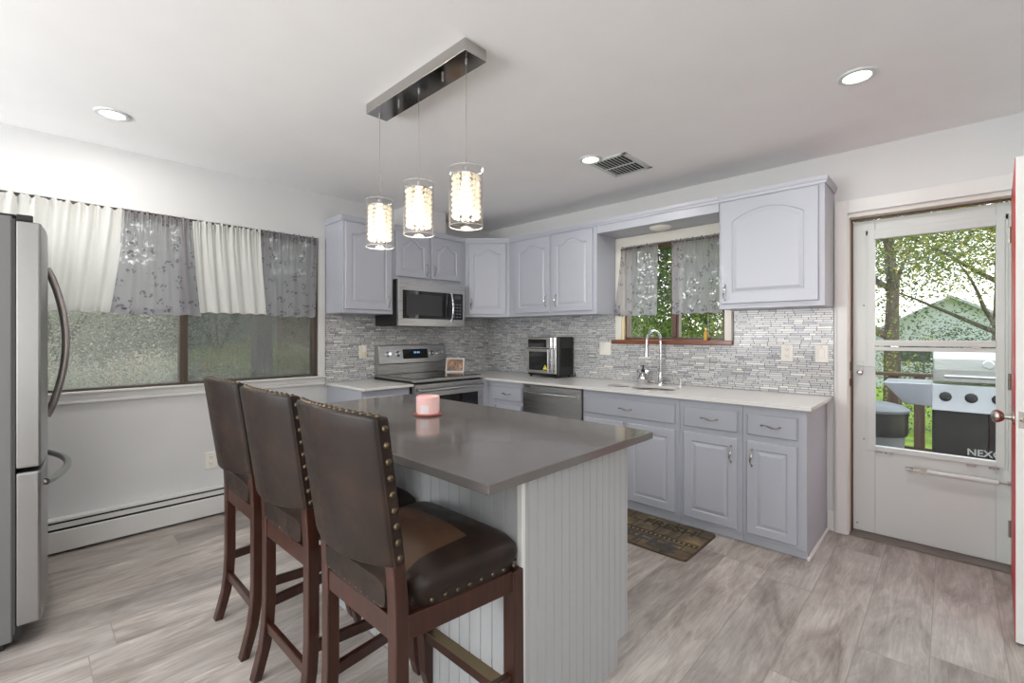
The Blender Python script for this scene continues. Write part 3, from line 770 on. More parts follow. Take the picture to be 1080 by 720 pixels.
# range
rg = empty('range', (.35, -1.09, 0), 'stainless freestanding electric range with black glass cooktop', 'range')
ry0, ry1 = -1.476, -.694
MB().box(.02, ry0, .02, .62, ry1, .915).build('cabinet_body', M['black'], rg)
MB().box(.02, ry0, .905, .678, ry1, .930).build('cooktop_trim', M['steel'], rg, .004)
MB().box(.10, ry0 + .02, .928, .655, ry1 - .02, .934).build('glass_cooktop', M['blackgloss'], rg, .002)
for cx, cy, r_ in ((.24, -1.28, .09), (.24, -.90, .075), (.50, -1.28, .075), (.50, -.90, .10)):
    MB().lathe([(r_ - .002, .9341), (r_, .9344), (r_ + .001, .9341)], (cx, cy, 0), 36, caps=False).build('burner_ring', mat('burner mark', (.12, .12, .125), .3), rg)
MB().box(.62, ry0 + .004, .285, .662, ry1 - .004, .885).build('oven_door', M['steel'], rg, .004)
MB().box(.6615, ry0 + .07, .40, .664, ry1 - .07, .775).build('oven_window', M['blackgloss'], rg)
hb = MB(); hb.tube([(.705, ry0 + .03, .835), (.705, ry1 - .03, .835)], .013, 12)
for y in (ry0 + .06, ry1 - .06): hb.tube([(.66, y, .835), (.705, y, .835)], .010, 8)
hb.build('handle', M['steel'], rg, smooth=True)
MB().box(.62, ry0 + .004, .06, .66, ry1 - .004, .275).build('drawer', M['steel'], rg, .004)
# backguard: riser and slanted control panel
prof = [(.012, .935), (.085, .935), (.085, 1.03), (.110, 1.035), (.082, 1.205), (.062, 1.212), (.012, 1.212)]
MB().loft([[(x, ry0 + .003, z) for x, z in prof], [(x, ry1 - .003, z) for x, z in prof]]).build('backguard', M['steel'], rg, .003)
pn = Vector((.17, 0, .028)).normalized(); pu = Vector((-.028, 0, .17)).normalized()
c0 = Vector((.0965, -1.089, 1.12))
def panel_box(a0, a1, u0, u1, dn_):
    o_ = [c0 + Vector((0, a, 0)) + pu * uu for a, uu in ((a0, u0), (a1, u0), (a1, u1), (a0, u1))]
    return MB().loft([[p for p in o_], [p + pn * dn_ for p in o_]])
panel_box(-.13, .16, -.045, .048, .002).build('display', M['blackgloss'], rg)
dsp = MB(); text_into(dsp, '10:24', .022, (c0 + Vector((0, .015, 0)) + pu * .014 + pn * .0025, (0, 1, 0), pu), .0003)
dsp = MB()
for a in (-.005, .012, .034, .051): dsp.v and None; dsp.loft([[c0 + Vector((0, a + p, 0)) + pu * q + pn * .0022 for p, q in ((0, .006), (.011, .006), (.011, .024), (0, .024))], [c0 + Vector((0, a + p, 0)) + pu * q + pn * .0027 for p, q in ((0, .006), (.011, .006), (.011, .024), (0, .024))]])
dsp.build('clock_digits', mat('clock glow', (.1, .3, .5), .5, emit=(.3, .6, 1.0), estr=.6), rg)
for a in (-.29, -.185, .21, .305):
    c_ = c0 + Vector((0, a, 0)) + pu * .004
    k_ = MB().lathe_ax([(.026, 0), (.026, .006), (.021, .008), (.019, .030), (.016, .034)], c_, pn, 20); k_.build('knob', M['chrome'], rg, smooth=True)
# microwave
mw = empty('microwave', (.2, -1.09, 1.382), 'stainless over-the-range microwave mounted above the range', 'microwave')
MB().box(.012, -1.464, 1.386, .375, -.704, 1.80).build('case', M['black'], mw, .003)
MB().box(.375, -1.464, 1.384, .408, -.704, 1.80).build('front', M['steel'], mw, .004)
MB().box(.4075, -1.425, 1.452, .4105, -.735, 1.705).build('door_window', M['blackgloss'], mw, .001)
MB().box(.41, -1.385, 1.485, .4115, -.995, 1.672).build('window_mesh', mat('dotted window mesh', (.035, .035, .037), .3), mw)
btm = mat('button print', (.20, .20, .21), .4)
for i in range(3):
    for j in range(5): MB().box(.4105, -.852 + i * .036, 1.475 + j * .030, .4112, -.852 + i * .036 + .018, 1.475 + j * .030 + .008).build('button', btm, mw)
MB().box(.4105, -.838, 1.655, .4113, -.765, 1.688).build('display', mat('display glass', (.06, .07, .08), .2), mw)
hb = MB(); hb.tube([(.428 + .030 * math.sin(PI * k / 12), -.895, 1.418 + .29 * k / 12) for k in range(13)], .009, 10)
for z in (1.425, 1.70): hb.tube([(.405, -.895, z), (.432, -.895, z)], .009, 8)
hb.build('handle', M['chrome'], mw, smooth=True)
# air fryer oven
ao = empty('toaster_oven', (1.04, -.145, .895), 'black and steel countertop air fryer oven beneath the two-door wall cabinet', 'oven')
MB().box(.843, -.255, .912, 1.235, -.02, 1.286).build('case', M['black'], ao, .012, seg=3)
MB().box(.845, -.275, .935, 1.215, -.255, 1.285).build('front', M['steelx'], ao, .004)
MB().box(.868, -.2775, 1.185, 1.10, -.275, 1.262).build('control_display', M['blackgloss'], ao, .001)
MB().box(.858, -.288, .945, 1.13, -.275, 1.165).build('door', M['steelx'], ao, .004)
MB().box(.888, -.2895, .965, 1.118, -.288, 1.145).build('door_window', M['blackgloss'], ao, .001)
MB().box(1.142, -.287, .950, 1.165, -.275, 1.280).box(1.185, -.285, .945, 1.205, -.275, 1.28).build('door_handle', M['chrome'], ao, .003)
MB().box(.85, -.2765, 1.170, 1.21, -.275, 1.178).build('seam', M['black'], ao)
st = MB().at((0, 0, 0), BX, BN); st.prism_n([(1.066, .974), (1.122, .974), (1.094, 1.022)], .2895, .2900)
s_ = st.build('warning_sticker', mat('yellow sticker', (.85, .75, .05), .5), ao); s_['label'] = 'yellow triangular warning sticker'
sx_ = MB().at((0, 0, 0), BX, BN); sx_.prism_n([(1.092, .987), (1.096, .987), (1.097, 1.005), (1.091, 1.005)], .29, .2903); sx_.prism_n([(1.092, .980), (1.096, .980), (1.096, .984), (1.092, .984)], .29, .2903)
sx_.build('exclamation_mark', M['black'], s_)
for x in (.87, 1.20):
    for y in (-.235, -.05):
        MB().lathe([(.012, 0), (.014, .018)], (x, y, .895), 10).build('foot', M['black'], ao)
sl = MB()
for k in range(9): sl.box(1.235, -.22 + k * .02, 1.0, 1.2365, -.21 + k * .02, 1.18)
sl.build('side_vents', mat('vent slots', (.004, .004, .004), .7), ao)
cd = MB().tube([(1.25, -.03, .95), (1.262, -.028, .92), (1.258, -.04, .903), (1.235, -.085, .903), (1.245, -.12, .903)], .004, 8)
cd.build('power_cord', M['black'], ao, smooth=True)

# fridge
fg = empty('refrigerator', (.63, -4.1, 0), 'stainless french-door refrigerator at the left, grey side showing', 'refrigerator')
MB().box(.18, -4.45, .03, 1.08, -3.745, 1.80).build('cabinet_body', M['fridge_side'], fg, .006)
MB().box(.19, -3.80, .035, 1.075, -3.72, .095).box(.2, -4.4, 0, .26, -4.34, .03).box(1.0, -4.4, 0, 1.06, -4.34, .03).box(.2, -3.83, 0, .26, -3.77, .03).box(1.0, -3.83, 0, 1.06, -3.77, .03).build('toe_grille', M['black'], fg)
def bowed(x0, x1, z0, z1):
    n_ = 12; yb = -3.738; pts = [(x1, yb), (x0, yb)]
    lx, rx = .18, 1.08
    for k in range(n_ + 1):
        x = x0 + (x1 - x0) * k / n_; uu = (x - .63) / .45
        pts.append((x, -3.662 + .030 * (1 - uu * uu)))
    return MB().prism(pts, z0, z1)
for x0, x1 in ((.182, .627), (.633, 1.078)):
    o_ = bowed(x0, x1, .745, 1.785).build('fridge_door', M['steelv'], fg, .008, seg=3)
    hx_ = .588 if x0 < .3 else .672
    hb = MB(); hb.tube([(hx_, -3.635 + .068 * math.sin(PI * k / 16) ** .8, .905 + .73 * k / 16) for k in range(17)], .014, 12)
    for z in (.915, 1.625): hb.tube([(hx_, -3.645, z), (hx_, -3.622, z)], .013, 10)
    hb.build('handle', steel('handle steel', (.36, .33, .32), .3), o_, smooth=True)
o_ = bowed(.182, 1.078, .085, .728).build('freezer_drawer', M['steelv'], fg, .010, seg=3)
hb = MB(); hb.tube([(.25 + .76 * k / 16, -3.645 + .085 * math.sin(PI * k / 16) ** .8, .660) for k in range(17)], .015, 12)
for x in (.262, .998): hb.tube([(x, -3.66, .66), (x, -3.632, .66)], .014, 10)
hb.build('handle', M['steelv'], o_, smooth=True)
MB().box(1.0, -3.735, 1.785, 1.075, -3.685, 1.812).box(.185, -3.735, 1.785, .26, -3.685, 1.812).box(.19, -3.79, 1.80, 1.07, -3.735, 1.81).build('hinge_cover', M['black'], fg, .004)
MB().box(.184, -3.7475, .06, 1.0795, -3.737, 1.79).build('door_gasket', mat('dark gasket', (.05, .05, .052), .6), fg)

# ================================================================== ISLAND
il = empty('kitchen_island', (2.14, -2.34, 0), 'white beadboard kitchen island with a dark grey quartz top', 'kitchen island')
ix0, ix1, iy0, iy1 = 1.36, 2.955, -2.657, -2.03
MB().box(1.272, -2.863, .880, 3.016, -1.93, .910).build('countertop', M['greyquartz'], il, .003)
def beadboard(P, Sd, Nd, w_, z0, z1, pitch=.042, t=.008, cut=None):
    mb = MB().at((P[0], P[1], 0), Sd, Nd)
    xs = [(0, t)]; x = pitch * .6
    while x < w_ - .01:
        xs += [(x - .003, t), (x - .0015, t - .0035), (x + .0015, t - .0035), (x + .003, t)]; x += pitch
    xs.append((w_, t))
    poly = [(0, 0)] + xs + [(w_, 0)]
    if cut:   # toe-kick notch at the far end
        ci, cz = cut
        a = [(min(s, w_ - ci), n_) for s, n_ in poly]
        mb.loft([[(s, n_, z0) for s, n_ in a], [(s, n_, cz) for s, n_ in a]])
        mb.loft([[(s, n_, cz) for s, n_ in poly], [(s, n_, z1) for s, n_ in poly]])
    else: mb.loft([[(s, n_, z0) for s, n_ in poly], [(s, n_, z1) for s, n_ in poly]])
    return mb
M['bead'] = painted('white beadboard paint', (.41, .42, .43), .45)
bd = MB().box(ix0, iy0 + .001, .10, ix1 - .009, iy1, .880).box(ix0, iy0 + .001, 0, ix1 - .009, iy1 - .075, .10)
bd.build('cabinet_body', M['bead'], il)
beadboard((ix1 - .009, iy0), (0, 1, 0), (1, 0, 0), iy1 - iy0, .001, .880, cut=(.075, .105)).build('end_panel', M['bead'], il)
beadboard((ix0, iy0 + .001), (1, 0, 0), (0, -1, 0), ix1 - ix0 - .02, .001, .880, pitch=.055).build('front_panel', M['bead'], il)
MB().box(ix1 - .020, iy0 - .010, .001, ix1 + .003, iy0 + .006, .880).build('corner_trim', M['trim'], il, .003)
for k in range(3):
    wd = (ix1 - ix0 - .03) / 3; mb = MB().at((ix1 - .02 - k * wd, iy1, .12), (-1, 0, 0), (0, 1, 0)); door_slab(mb, wd - .02, .74)
    dd = mb.build('door', M['bead'], il)
    hb = MB().at((ix1 - .02 - k * wd, iy1, 0), (-1, 0, 0), (0, 1, 0)); pull(hb, .05 if k != 1 else wd - .07, .77, .02); hb.build('handle', M['nickel'], dd, smooth=True)
# hidden knobs peeping out at the kitchen side
# candle
cn = empty('candle', (2.025, -2.335, .910), 'pink candle in a glass jar on a round tray on the island', 'candle')
MB().lathe([(.052, 0), (.066, .003), (.070, .010), (.066, .010), (.052, .006)], (2.025, -2.335, .910), 32).build('tray', mat('pink copper tray', (.62, .22, .18), .3, .3), cn, smooth=True)
jm_ = mat('pink frosted jar', (.95, .62, .60), .25, trans=0.0); N(jm_).b.inputs['Subsurface Weight'].default_value = .4; N(jm_).b.inputs['Subsurface Radius'].default_value = (.05, .02, .02)
MB().lathe([(.050, .006), (.056, .012), (.0575, .030), (.0575, .092), (.0545, .094), (.0545, .082), (.02, .080)], (2.025, -2.335, .910), 36).build('jar', jm_, cn, smooth=True)
MB().lathe([(.0595, .050), (.0595, .078)], (2.025, -2.335, .910), 36, caps=False)
lb = MB()
cdir = math.atan2(-3.70 + 2.335, 3.9 - 2.025)
arc_ = [cdir - .65 + k * .09 for k in range(9)]
lb.loft([[(2.025 + .0583 * math.cos(a), -2.335 + .0583 * math.sin(a), z) for a in arc_] for z in (.925, .965)], caps=False, closed=False)
l_ = lb.build('jar_label', mat('white paper label', (.85, .78, .78), .6), cn); l_['label'] = 'white paper label'
MB().tube([(2.025, -2.335, .990), (2.026, -2.335, .998)], .0012, 6).build('wick', M['black'], cn)

# ================================================================== BAR STOOLS (local coordinates, facing +y)
def make_stool():
    r = empty('bar_stool', (0, 0, 0), '', 'bar stool', 'leather bar stools at the island')
    def rect(cx, cy, hw, hd, z): return [(cx - hw, cy - hd, z), (cx + hw, cy - hd, z), (cx + hw, cy + hd, z), (cx - hw, cy + hd, z)]
    for s in (-1, 1):
        lg = MB(); rings = []
        for z, y, h_ in ((0, -.262, .016), (.04, -.250, .017), (.12, -.229, .018), (.20, -.218, .019), (.30, -.213, .0195), (.55, -.213, .0195), (.62, -.214, .0195), (.70, -.219, .0185), (.742, -.224, .0175), (.80, -.234, .014)):
            rings.append(rect(s * .187, y, .0205, h_, z))
        lg.loft(rings).build('leg', M['mahogany'], r, .004)
        lg = MB(); rings = []
        for z, y, h_ in ((0, .190, .019), (.06, .176, .021), (.2, .166, .0225), (.60, .163, .0225)):
            rings.append(rect(s * .2275, y, .0225, h_, z))
        lg.loft(rings).build('leg', M['mahogany'], r, .004)
    # apron under the seat
    for s in (-1, 1):
        MB().loft([[(s * .182, -.195, z) , (s * .205, -.195, z), (s * .244, .142, z), (s * .220, .142, z)] for z in (.540, .602)]).build('seat_rail', M['mahogany'], r, .003)
    MB().box(-.168, -.228, .540, .168, -.206, .602).build('seat_rail', M['mahogany'], r, .003)
    MB().box(-.206, .155, .540, .206, .180, .602).build('seat_rail', M['mahogany'], r, .003)
    # stretchers
    MB().box(-.168, -.229, .175, .168, -.209, .212).build('stretcher', M['mahogany'], r, .003)
    for s in (-1, 1):
        MB().loft([[(s * .180, -.200, z), (s * .200, -.200, z), (s * .240, .150, z), (s * .220, .150, z)] for z in (.255, .292)]).build('stretcher', M['mahogany'], r, .003)
    fs = MB().box(-.206, .150, .185, .206, .186, .222).build('footrest', M['mahogany'], r, .003)
    MB().box(-.200, .146, .222, .200, .190, .2255).build('foot_plate', mat('worn brass plate', (.28, .21, .12), .35, 1), fs)
    # seat cushion
    cu = MB(); rings = []
    def sec(k, z, bul):
        # trapezoid with rounded corners; k shrinks towards the centre
        o_ = []
        n_ = 40
        for i in range(n_):
            a = 2 * PI * i / n_; ca, sa = math.cos(a), math.sin(a); p = 7
            x = math.copysign(abs(ca) ** (2 / p), ca); y = math.copysign(abs(sa) ** (2 / p), sa)
            yy = y * (.178 + bul) * k - .008 * 0; hw = .232 + (.020 * (yy / .178)) + bul
            o_.append((x * hw * k, yy, z))
        return o_
    for k, z, b_ in ((.90, .600, 0), (.975, .603, 0), (.985, .615, 0), (1.0, .635, .006), (1.0, .655, .010), (.985, .675, .010), (.93, .693, .006), (.82, .708, 0), (.62, .722, 0), (.38, .730, 0), (.12, .733, 0)):
        rings.append(sec(k, z, b_))
    cu.loft(rings)
    rb = []
    for yy, k in ((-.10, .93), (-.18, 1.0), (-.214, .985), (-.230, .93), (-.238, .78)):
        rb.append([(.170 * (.97 if k < .95 else 1) * math.copysign(abs(math.cos(a_)) ** .35, math.cos(a_)), yy, .650 + .047 * k * math.copysign(abs(math.sin(a_)) ** .5, math.sin(a_))) for a_ in [2 * PI * q / 28 for q in range(28)]])
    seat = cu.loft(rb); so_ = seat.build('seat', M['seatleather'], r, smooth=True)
    def nails(p0, p1, n_, nrm, rr=.0075):
        for i in range(n_):
            q_ = Vector(p0).lerp(Vector(p1), (i + .5) / n_); MB().dome(q_, nrm, rr, .005, 8).build('nail', M['brass'], so_, smooth=True)
    for s in (-1, 1): nails((s * .212, -.150, .620), (s * .249, .165, .620), 8, (s, -.1, 0))
    nails((-.160, -.234, .620), (.160, -.234, .620), 10, (0, -1, 0), .0045)
    nails((-.245, .176, .620), (.245, .176, .620), 10, (0, 1, 0))
    # curved leather back
    bk = MB(); NZ, NX = 8, 16
    def back_pt(uu, tz, side):    # uu -1..1, tz 0..1, side 0 front 1 rear
        z = .742 + .372 * tz - (0.012 * (1 - uu * uu) if False else 0)
        z += .010 * (1 - uu * uu) * (1 if tz > .5 else -1) * abs(2 * tz - 1)
        lean = -.206 - .055 * tz
        y = lean - .048 * (1 - uu * uu)
        th = .040
        if side: y -= th
        x = uu * (.216 + .010 * tz) * (1.0 if not side else 1.0)
        return (x, y, z)
    loop_rings = []
    for i in range(NX + 1):
        uu = -1 + 2 * i / NX
        loop_rings.append([back_pt(uu, k / NZ, 0) for k in range(NZ + 1)] + [back_pt(uu, 1 - k / NZ, 1) for k in range(NZ + 1)])
    bo = bk.loft(loop_rings).build('backrest', M['leather'], r, .009, seg=3, smooth=True, angle=50)
    bo.modifiers.move(1, 0) if False else None
    for s in (-1, 1):
        for i in range(9):
            p = Vector(back_pt(s, (i + .5) / 9.2, 0)); p.y -= .019; p.x = s * (abs(p.x) + .0); MB().dome(p, (s, 0, 0), .0095, .006, 8).build('nail', M['brass'], bo, smooth=True)
    for i in range(20):
        uu = -1 + 2 * (i + .5) / 20; p = Vector(back_pt(uu, 1, 0)); p.y -= .020; MB().dome(p, (0, 0, 1), .008, .006, 8).build('nail', M['brass'], bo, smooth=True)
    for s in (-1, 1):
        MB().tube([Vector(back_pt(s, k / 8, 1)) + Vector((0, .006, 0)) for k in range(9)], .003, 6).build('piping', M['leather'], bo, smooth=True)
    return r
st0 = make_stool(); st1 = copy_tree(st0); st2 = copy_tree(st0)
for o_, x, y, a, lab in ((st0, 2.712, -2.850, 0, 'dark leather bar stool nearest the beadboard island corner'),
                         (st1, 2.180, -2.845, .6, 'dark leather bar stool in the middle of the three at the island'),
                         (st2, 1.648, -2.838, -.5, 'dark leather bar stool nearest the wide window')):
    o_.location = (x, y, 0); o_.rotation_euler.z = R(a); o_['label'] = lab

# ================================================================== PENDANT
pd = empty('pendant_light', (2.09, -2.427, H), 'three-shade crystal pendant light hanging from a long chrome ceiling bar', 'pendant light')
cm = MB().box(1.698, -2.487, H - .052, 2.482, -2.367, H).build('canopy', mat('polished chrome canopy', (.50, .48, .46), .10, 1), pd, .002)
for x in (1.91, 2.26): MB().lathe([(.006, 0), (.006, -.020), (.003, -.022)], (x, -2.427, H - .052), 10).build('stud', M['chrome'], pd)
M['crystal'] = cloth('glass beads', (1.0, .95, .87), .65, .12)
M['bulb'] = mat('lit bulb', (1, 1, 1), .5, emit=(1, .88, .72), estr=2.6)
M['clear_rim'] = mat('glass rim', (.55, .56, .56), .35)
for x, zt in ((1.73, 2.010), (2.08, 2.022), (2.42, 2.005)):
    c_ = (x, -2.427, 0); z0 = zt - .242; rd = .072
    MB().tube([(x, -2.427, zt + .004), (x, -2.427, H - .052)], .0013, 6).build('cord', M['nickel'], pd)
    MB().lathe([(.006, 0), (.006, -.012)], (x, -2.427, H - .052), 8).build('cord_grip', M['chrome'], pd)
    sh = MB().lathe([(rd, z0), (rd, zt), (rd - .003, zt), (rd - .003, z0), (rd, z0)], c_, 40, caps=False).build('lamp_shade', M['shadeglass'], pd, smooth=True)
    for z in (z0, zt): MB().tube([(x + (rd - .0015) * math.cos(2 * PI * k / 40), -2.427 + (rd - .0015) * math.sin(2 * PI * k / 40), z) for k in range(41)], .0014, 6).build('shade_rim', M['clear_rim'], sh, smooth=True)
    cap = MB().lathe([(.058, zt - .030), (.058, zt - .026), (.014, zt - .022), (.010, zt + .006)], c_, 24)
    for k in range(3):
        a = 2 * PI * k / 3 + .4; cap.tube([(x, -2.427, zt - .026), (x + .070 * math.cos(a), -2.427 + .070 * math.sin(a), zt - .026)], .0025, 6)
    cap.build('shade_cap', M['chrome'], pd, smooth=True)
    for k in range(14):
        a = 2 * PI * k / 14; bx_ = x + .053 * math.cos(a); by_ = -2.427 + .053 * math.sin(a); bd_ = MB()
        for j in range(8):
            zc = zt - .042 - j * .0225
            bd_.lathe([(.001, -.0105), (.0072, -.006), (.0098, 0), (.0072, .006), (.001, .0105)], (bx_, by_, zc), 6)
        bd_.build('crystal_strand', M['crystal'], sh)
    MB().lathe([(.004, zt - .205), (.022, zt - .185), (.026, zt - .12), (.020, zt - .06), (.012, zt - .03)], c_, 16).build('bulb', M['bulb'], pd, smooth=True)
    pl = bpy.data.lights.new('lamp', 'POINT'); pl.energy = PENDANT_W; pl.color = (1, .86, .68); pl.shadow_soft_size = .03
    po = bpy.data.objects.new('lamp', pl); col.objects.link(po); po.parent = pd; po.location = (x - 2.09, 0, zt - .235 - H)

# ================================================================== CURTAINS
def curtain(name, m, axis, c, top, bot, z1, z0, folds, amp, seed, label, group, hemw=.0, head=.035, gather=1.0):
    rnd = random.Random(seed); NU, NV = 110, 34; mb = MB(); vv = []
    ph = [rnd.uniform(0, 6.28) for _ in range(5)]
    for j in range(NV + 1):
        t = j / NV
        for i in range(NU + 1):
            s = i / NU
            a = top[0] + (top[1] - top[0]) * s; b_ = bot[0] + (bot[1] - bot[0]) * s
            e = t ** 1.3; y = a + (b_ - a) * e
            z = z1 + (z0 - z1) * t
            fd = math.sin(s * folds * 2 * PI + ph[0] + .8 * math.sin(s * 7 + ph[1])) * amp * (.35 + .65 * t)
            fd += math.sin(s * folds * 4.3 * PI + ph[2]) * amp * .35 * (1 - .4 * t)
            small = math.sin(s * 160 + ph[3]) * .003 + math.sin(s * 97 + ph[4]) * .003
            hd = max(0, 1 - (t * (z1 - z0)) / head)
            fd += small * (2.6 if t * (z1 - z0) < head * 1.3 else max(0, 1.3 - 2.6 * t))
            z += hd * (.009 * math.sin(s * 75 + ph[2]) + .006 * math.sin(s * 133 + ph[1])) + (.004 * math.sin(s * folds * 2 * PI + ph[1])) * t
            vv.append((c + fd + amp, y, z) if axis == 'y' else (y, -(abs(c) + fd + amp), z))
    ff = [(j * (NU + 1) + i, j * (NU + 1) + i + 1, (j + 1) * (NU + 1) + i + 1, (j + 1) * (NU + 1) + i) for j in range(NV) for i in range(NU)]
    mb.add(vv, ff); o_ = mb.build(name, m, smooth=False); o_.data.polygons.foreach_set('use_smooth', [True] * len(o_.data.polygons))
    # stitched hem band: a second thickness of cloth
    hb_ = MB(); base_j = NV - 2; rows = range(base_j, NV + 1)
    hv = [(p[0] + (.0015 if axis == 'y' else 0), p[1] - (.0015 if axis == 'x' else 0), p[2]) for j in rows for p in vv[j * (NU + 1):(j + 1) * (NU + 1)]]
    hf = [(j * (NU + 1) + i, j * (NU + 1) + i + 1, (j + 1) * (NU + 1) + i + 1, (j + 1) * (NU + 1) + i) for j in range(2) for i in range(NU)]
    hb_.add(hv, hf); hb_.build('hem', m, o_)
    return tag(o_, label, 'curtain', group)
g1 = 'cafe curtains across the wide window'
curtain('curtain', M['white_cloth'], 'y', .026, (-3.98, -3.268), (-4.0, -3.342), 2.112, 1.452, 7, .018, 1, 'white curtain panel hanging behind the refrigerator top', g1)
curtain('curtain', M['lace'], 'y', .022, (-3.285, -2.902), (-3.340, -2.846), 2.112, 1.442, 4, .014, 2, 'grey sheer leaf-patterned curtain between the two white panels', g1)
curtain('curtain', M['white_cloth'], 'y', .026, (-2.905, -2.466), (-2.860, -2.424), 2.112, 1.465, 5, .016, 3, 'white curtain panel between the two grey sheer ones', g1)
curtain('curtain', M['lace'], 'y', .022, (-2.466, -2.018), (-2.432, -2.040), 2.116, 1.455, 4, .014, 4, 'grey sheer leaf-patterned curtain at the cabinet end of the wide window', g1)
rd = MB().tube([(.010, -4.25, 2.094), (.010, -2.002, 2.100)], .005, 10)
for y in (-4.2, -2.015): rd.box(0, y - .008, 2.088, .012, y + .008, 2.106)
tag(rd.build('curtain_rod', M['bronze'], smooth=True), 'thin dark rod carrying the curtains of the wide window', 'curtain rod')
g2 = 'sheer curtains over the sink window'
curtain('curtain', M['lace'], 'x', .022, (1.762, 2.115), (1.69, 2.105), 2.080, 1.475, 3, .010, 7, 'grey sheer curtain on the left half of the sink window', g2, head=.02)
curtain('curtain', M['lace'], 'x', .022, (2.235, 2.645), (2.238, 2.640), 2.082, 1.478, 4, .010, 9, 'grey sheer curtain on the right half of the sink window', g2, head=.02)
rd = MB().tube([(1.758, -.030, 2.066), (2.66, -.030, 2.066)], .005, 10)
for x in (1.765, 2.655): rd.box(x - .006, -.030, 2.058, x + .006, -.0201, 2.074)
tag(rd.build('curtain_rod', M['bronze'], smooth=True), 'thin dark rod across the top of the sink window', 'curtain rod')

# ================================================================== OUTLETS, HEATER, SMALL THINGS
def outlet(P, Sd, Nd, name, label, cat, kind):
    r = empty(name, P, label, cat); g = lambda: MB().at(P, Sd, Nd)
    wd = .038 if kind != 'wide' else .060
    g().box(-wd, 0, -.060, wd, .006, .060).build('cover_plate', M['white_plastic'], r, .003)
    if kind == 'duplex':
        for z in (-.022, .022):
            o_ = g().box(-.016, .006, z - .015, .016, .0085, z + .015).build('receptacle', M['white_plastic'], r, .003)
            g().box(-.008, .0085, z - .003, -.0055, .009, z + .007).box(.0055, .0085, z - .003, .008, .009, z + .007).box(-.002, .0085, z - .010, .002, .009, z - .006).build('slot', M['slot'], o_)
    elif kind == 'switch':
        g().box(-.017, .006, -.033, .017, .010, .033).build('rocker', M['white_plastic'], r, .003)
    elif kind == 'wide':
        for s in (-.028, .028): g().box(s - .016, .006, -.033, s + .016, .010, .033).build('rocker', M['white_plastic'], r, .003)
    g().dome((0, .006, .047), (0, 1, 0), .003, .001).build('screw', M['nickel'], r)
    return r
outlet((1.585, -.0095, 1.180), BX, BN, 'light_switch', 'white double switch plate left of the sink window', 'light switch', 'wide')
outlet((3.069, -.0095, 1.180), BX, BN, 'power_outlet', 'white power outlet on the mosaic below the widest wall cabinet', 'outlet', 'duplex')
outlet((3.275, -.0095, 1.180), BX, BN, 'light_switch', 'white switch plate on the mosaic at the door end', 'light switch', 'switch')
outlet((.0, -2.780, .395), AX, AN, 'power_outlet', 'white power outlet low on the wall under the wide window', 'outlet', 'duplex')
outlet((.0095, -1.590, 1.150), AX, AN, 'power_outlet', 'cream power outlet on the mosaic left of the range', 'outlet', 'duplex')
af = empty('air_freshener', (.019, -1.590, 1.165), 'small white plug-in air freshener in the outlet left of the range', 'air freshener')
MB().box(.0191, -1.612, 1.150, .050, -1.568, 1.212).build('housing', M['white_plastic'], af, .008, seg=3)
MB().lathe([(.014, 0), (.016, .006), (.014, .030)], (.036, -1.590, 1.119), 14).build('refill', M['cream_plastic'], af, smooth=True)
# baseboard heater
hh = empty('baseboard_heater', (.04, -3.1, 0), 'long white baseboard heater along the wall under the wide window', 'heater')
pf = [(.001, .012), (.055, .012), (.070, .020), (.072, .138), (.066, .142), (.066, .030), (.001, .025)]
MB().loft([[(x, -4.6, z) for x, z in pf], [(x, -1.96, z) for x, z in pf]]).build('front_cover', M['trim'], hh)
pf = [(.001, .202), (.062, .202), (.062, .196), (.068, .196), (.068, .208), (.001, .208)]
MB().loft([[(x, -4.6, z) for x, z in pf], [(x, -1.96, z) for x, z in pf]]).build('top_cover', M['trim'], hh)
MB().box(.001, -4.6, .026, .004, -1.96, .20).build('back_plate', mat('dark heater cavity', (.04, .04, .04), .8), hh)
fins = MB()
for k in range(150): fins.box(.012, -4.55 + k * .017, .06, .058, -4.549 + k * .017, .125)
ff_ = fins.build('fins', M['nickel'], hh); 
MB().box(.001, -1.963, 0, .074, -1.95, .208).box(.001, -4.61, 0, .074, -4.60, .208).build('end_cap', M['trim'], hh, .002)
MB().box(.062, -4.6, .155, .066, -1.963, .184).build('damper', M['trim'], hh)

# picture on the range
pf_ = empty('picture_frame', (.325, -.763, .934), 'small white framed picture leaning on the back of the range', 'picture frame')
a0, a1 = Vector((.25, -.825, 0)), Vector((.40, -.715, 0)); ad = (a1 - a0).normalized(); an = Vector((ad.y, -ad.x, 0))
def pm(): 
    m_ = MB().at((a0.x, a0.y, .935), ad, an); sh_ = Matrix.Identity(4); sh_[1][2] = -.22; m_.M = m_.M @ sh_; return m_
L_ = (a1 - a0).length
fr_ = pm().box(0, -.010, 0, L_, .004, .012).box(0, -.010, .128, L_, .004, .14).box(0, -.010, .012, .010, .004, .128).box(L_ - .010, -.010, .012, L_, .004, .128)
fr_.build('frame', M['trim'], pf_, .001)
pic = mat('picture print', (.3, .15, .05), .3); g = N(pic)
g.color(g.ramp(g.noise(g.obj(), 22, 3, .6, 1.0), [(.35, (.03, .02, .015)), (.5, (.25, .12, .05)), (.62, (.55, .26, .08)), (.75, (.25, .33, .40))]))
pm().box(.010, -.008, .012, L_ - .010, -.002, .128).build('picture', pic, pf_)
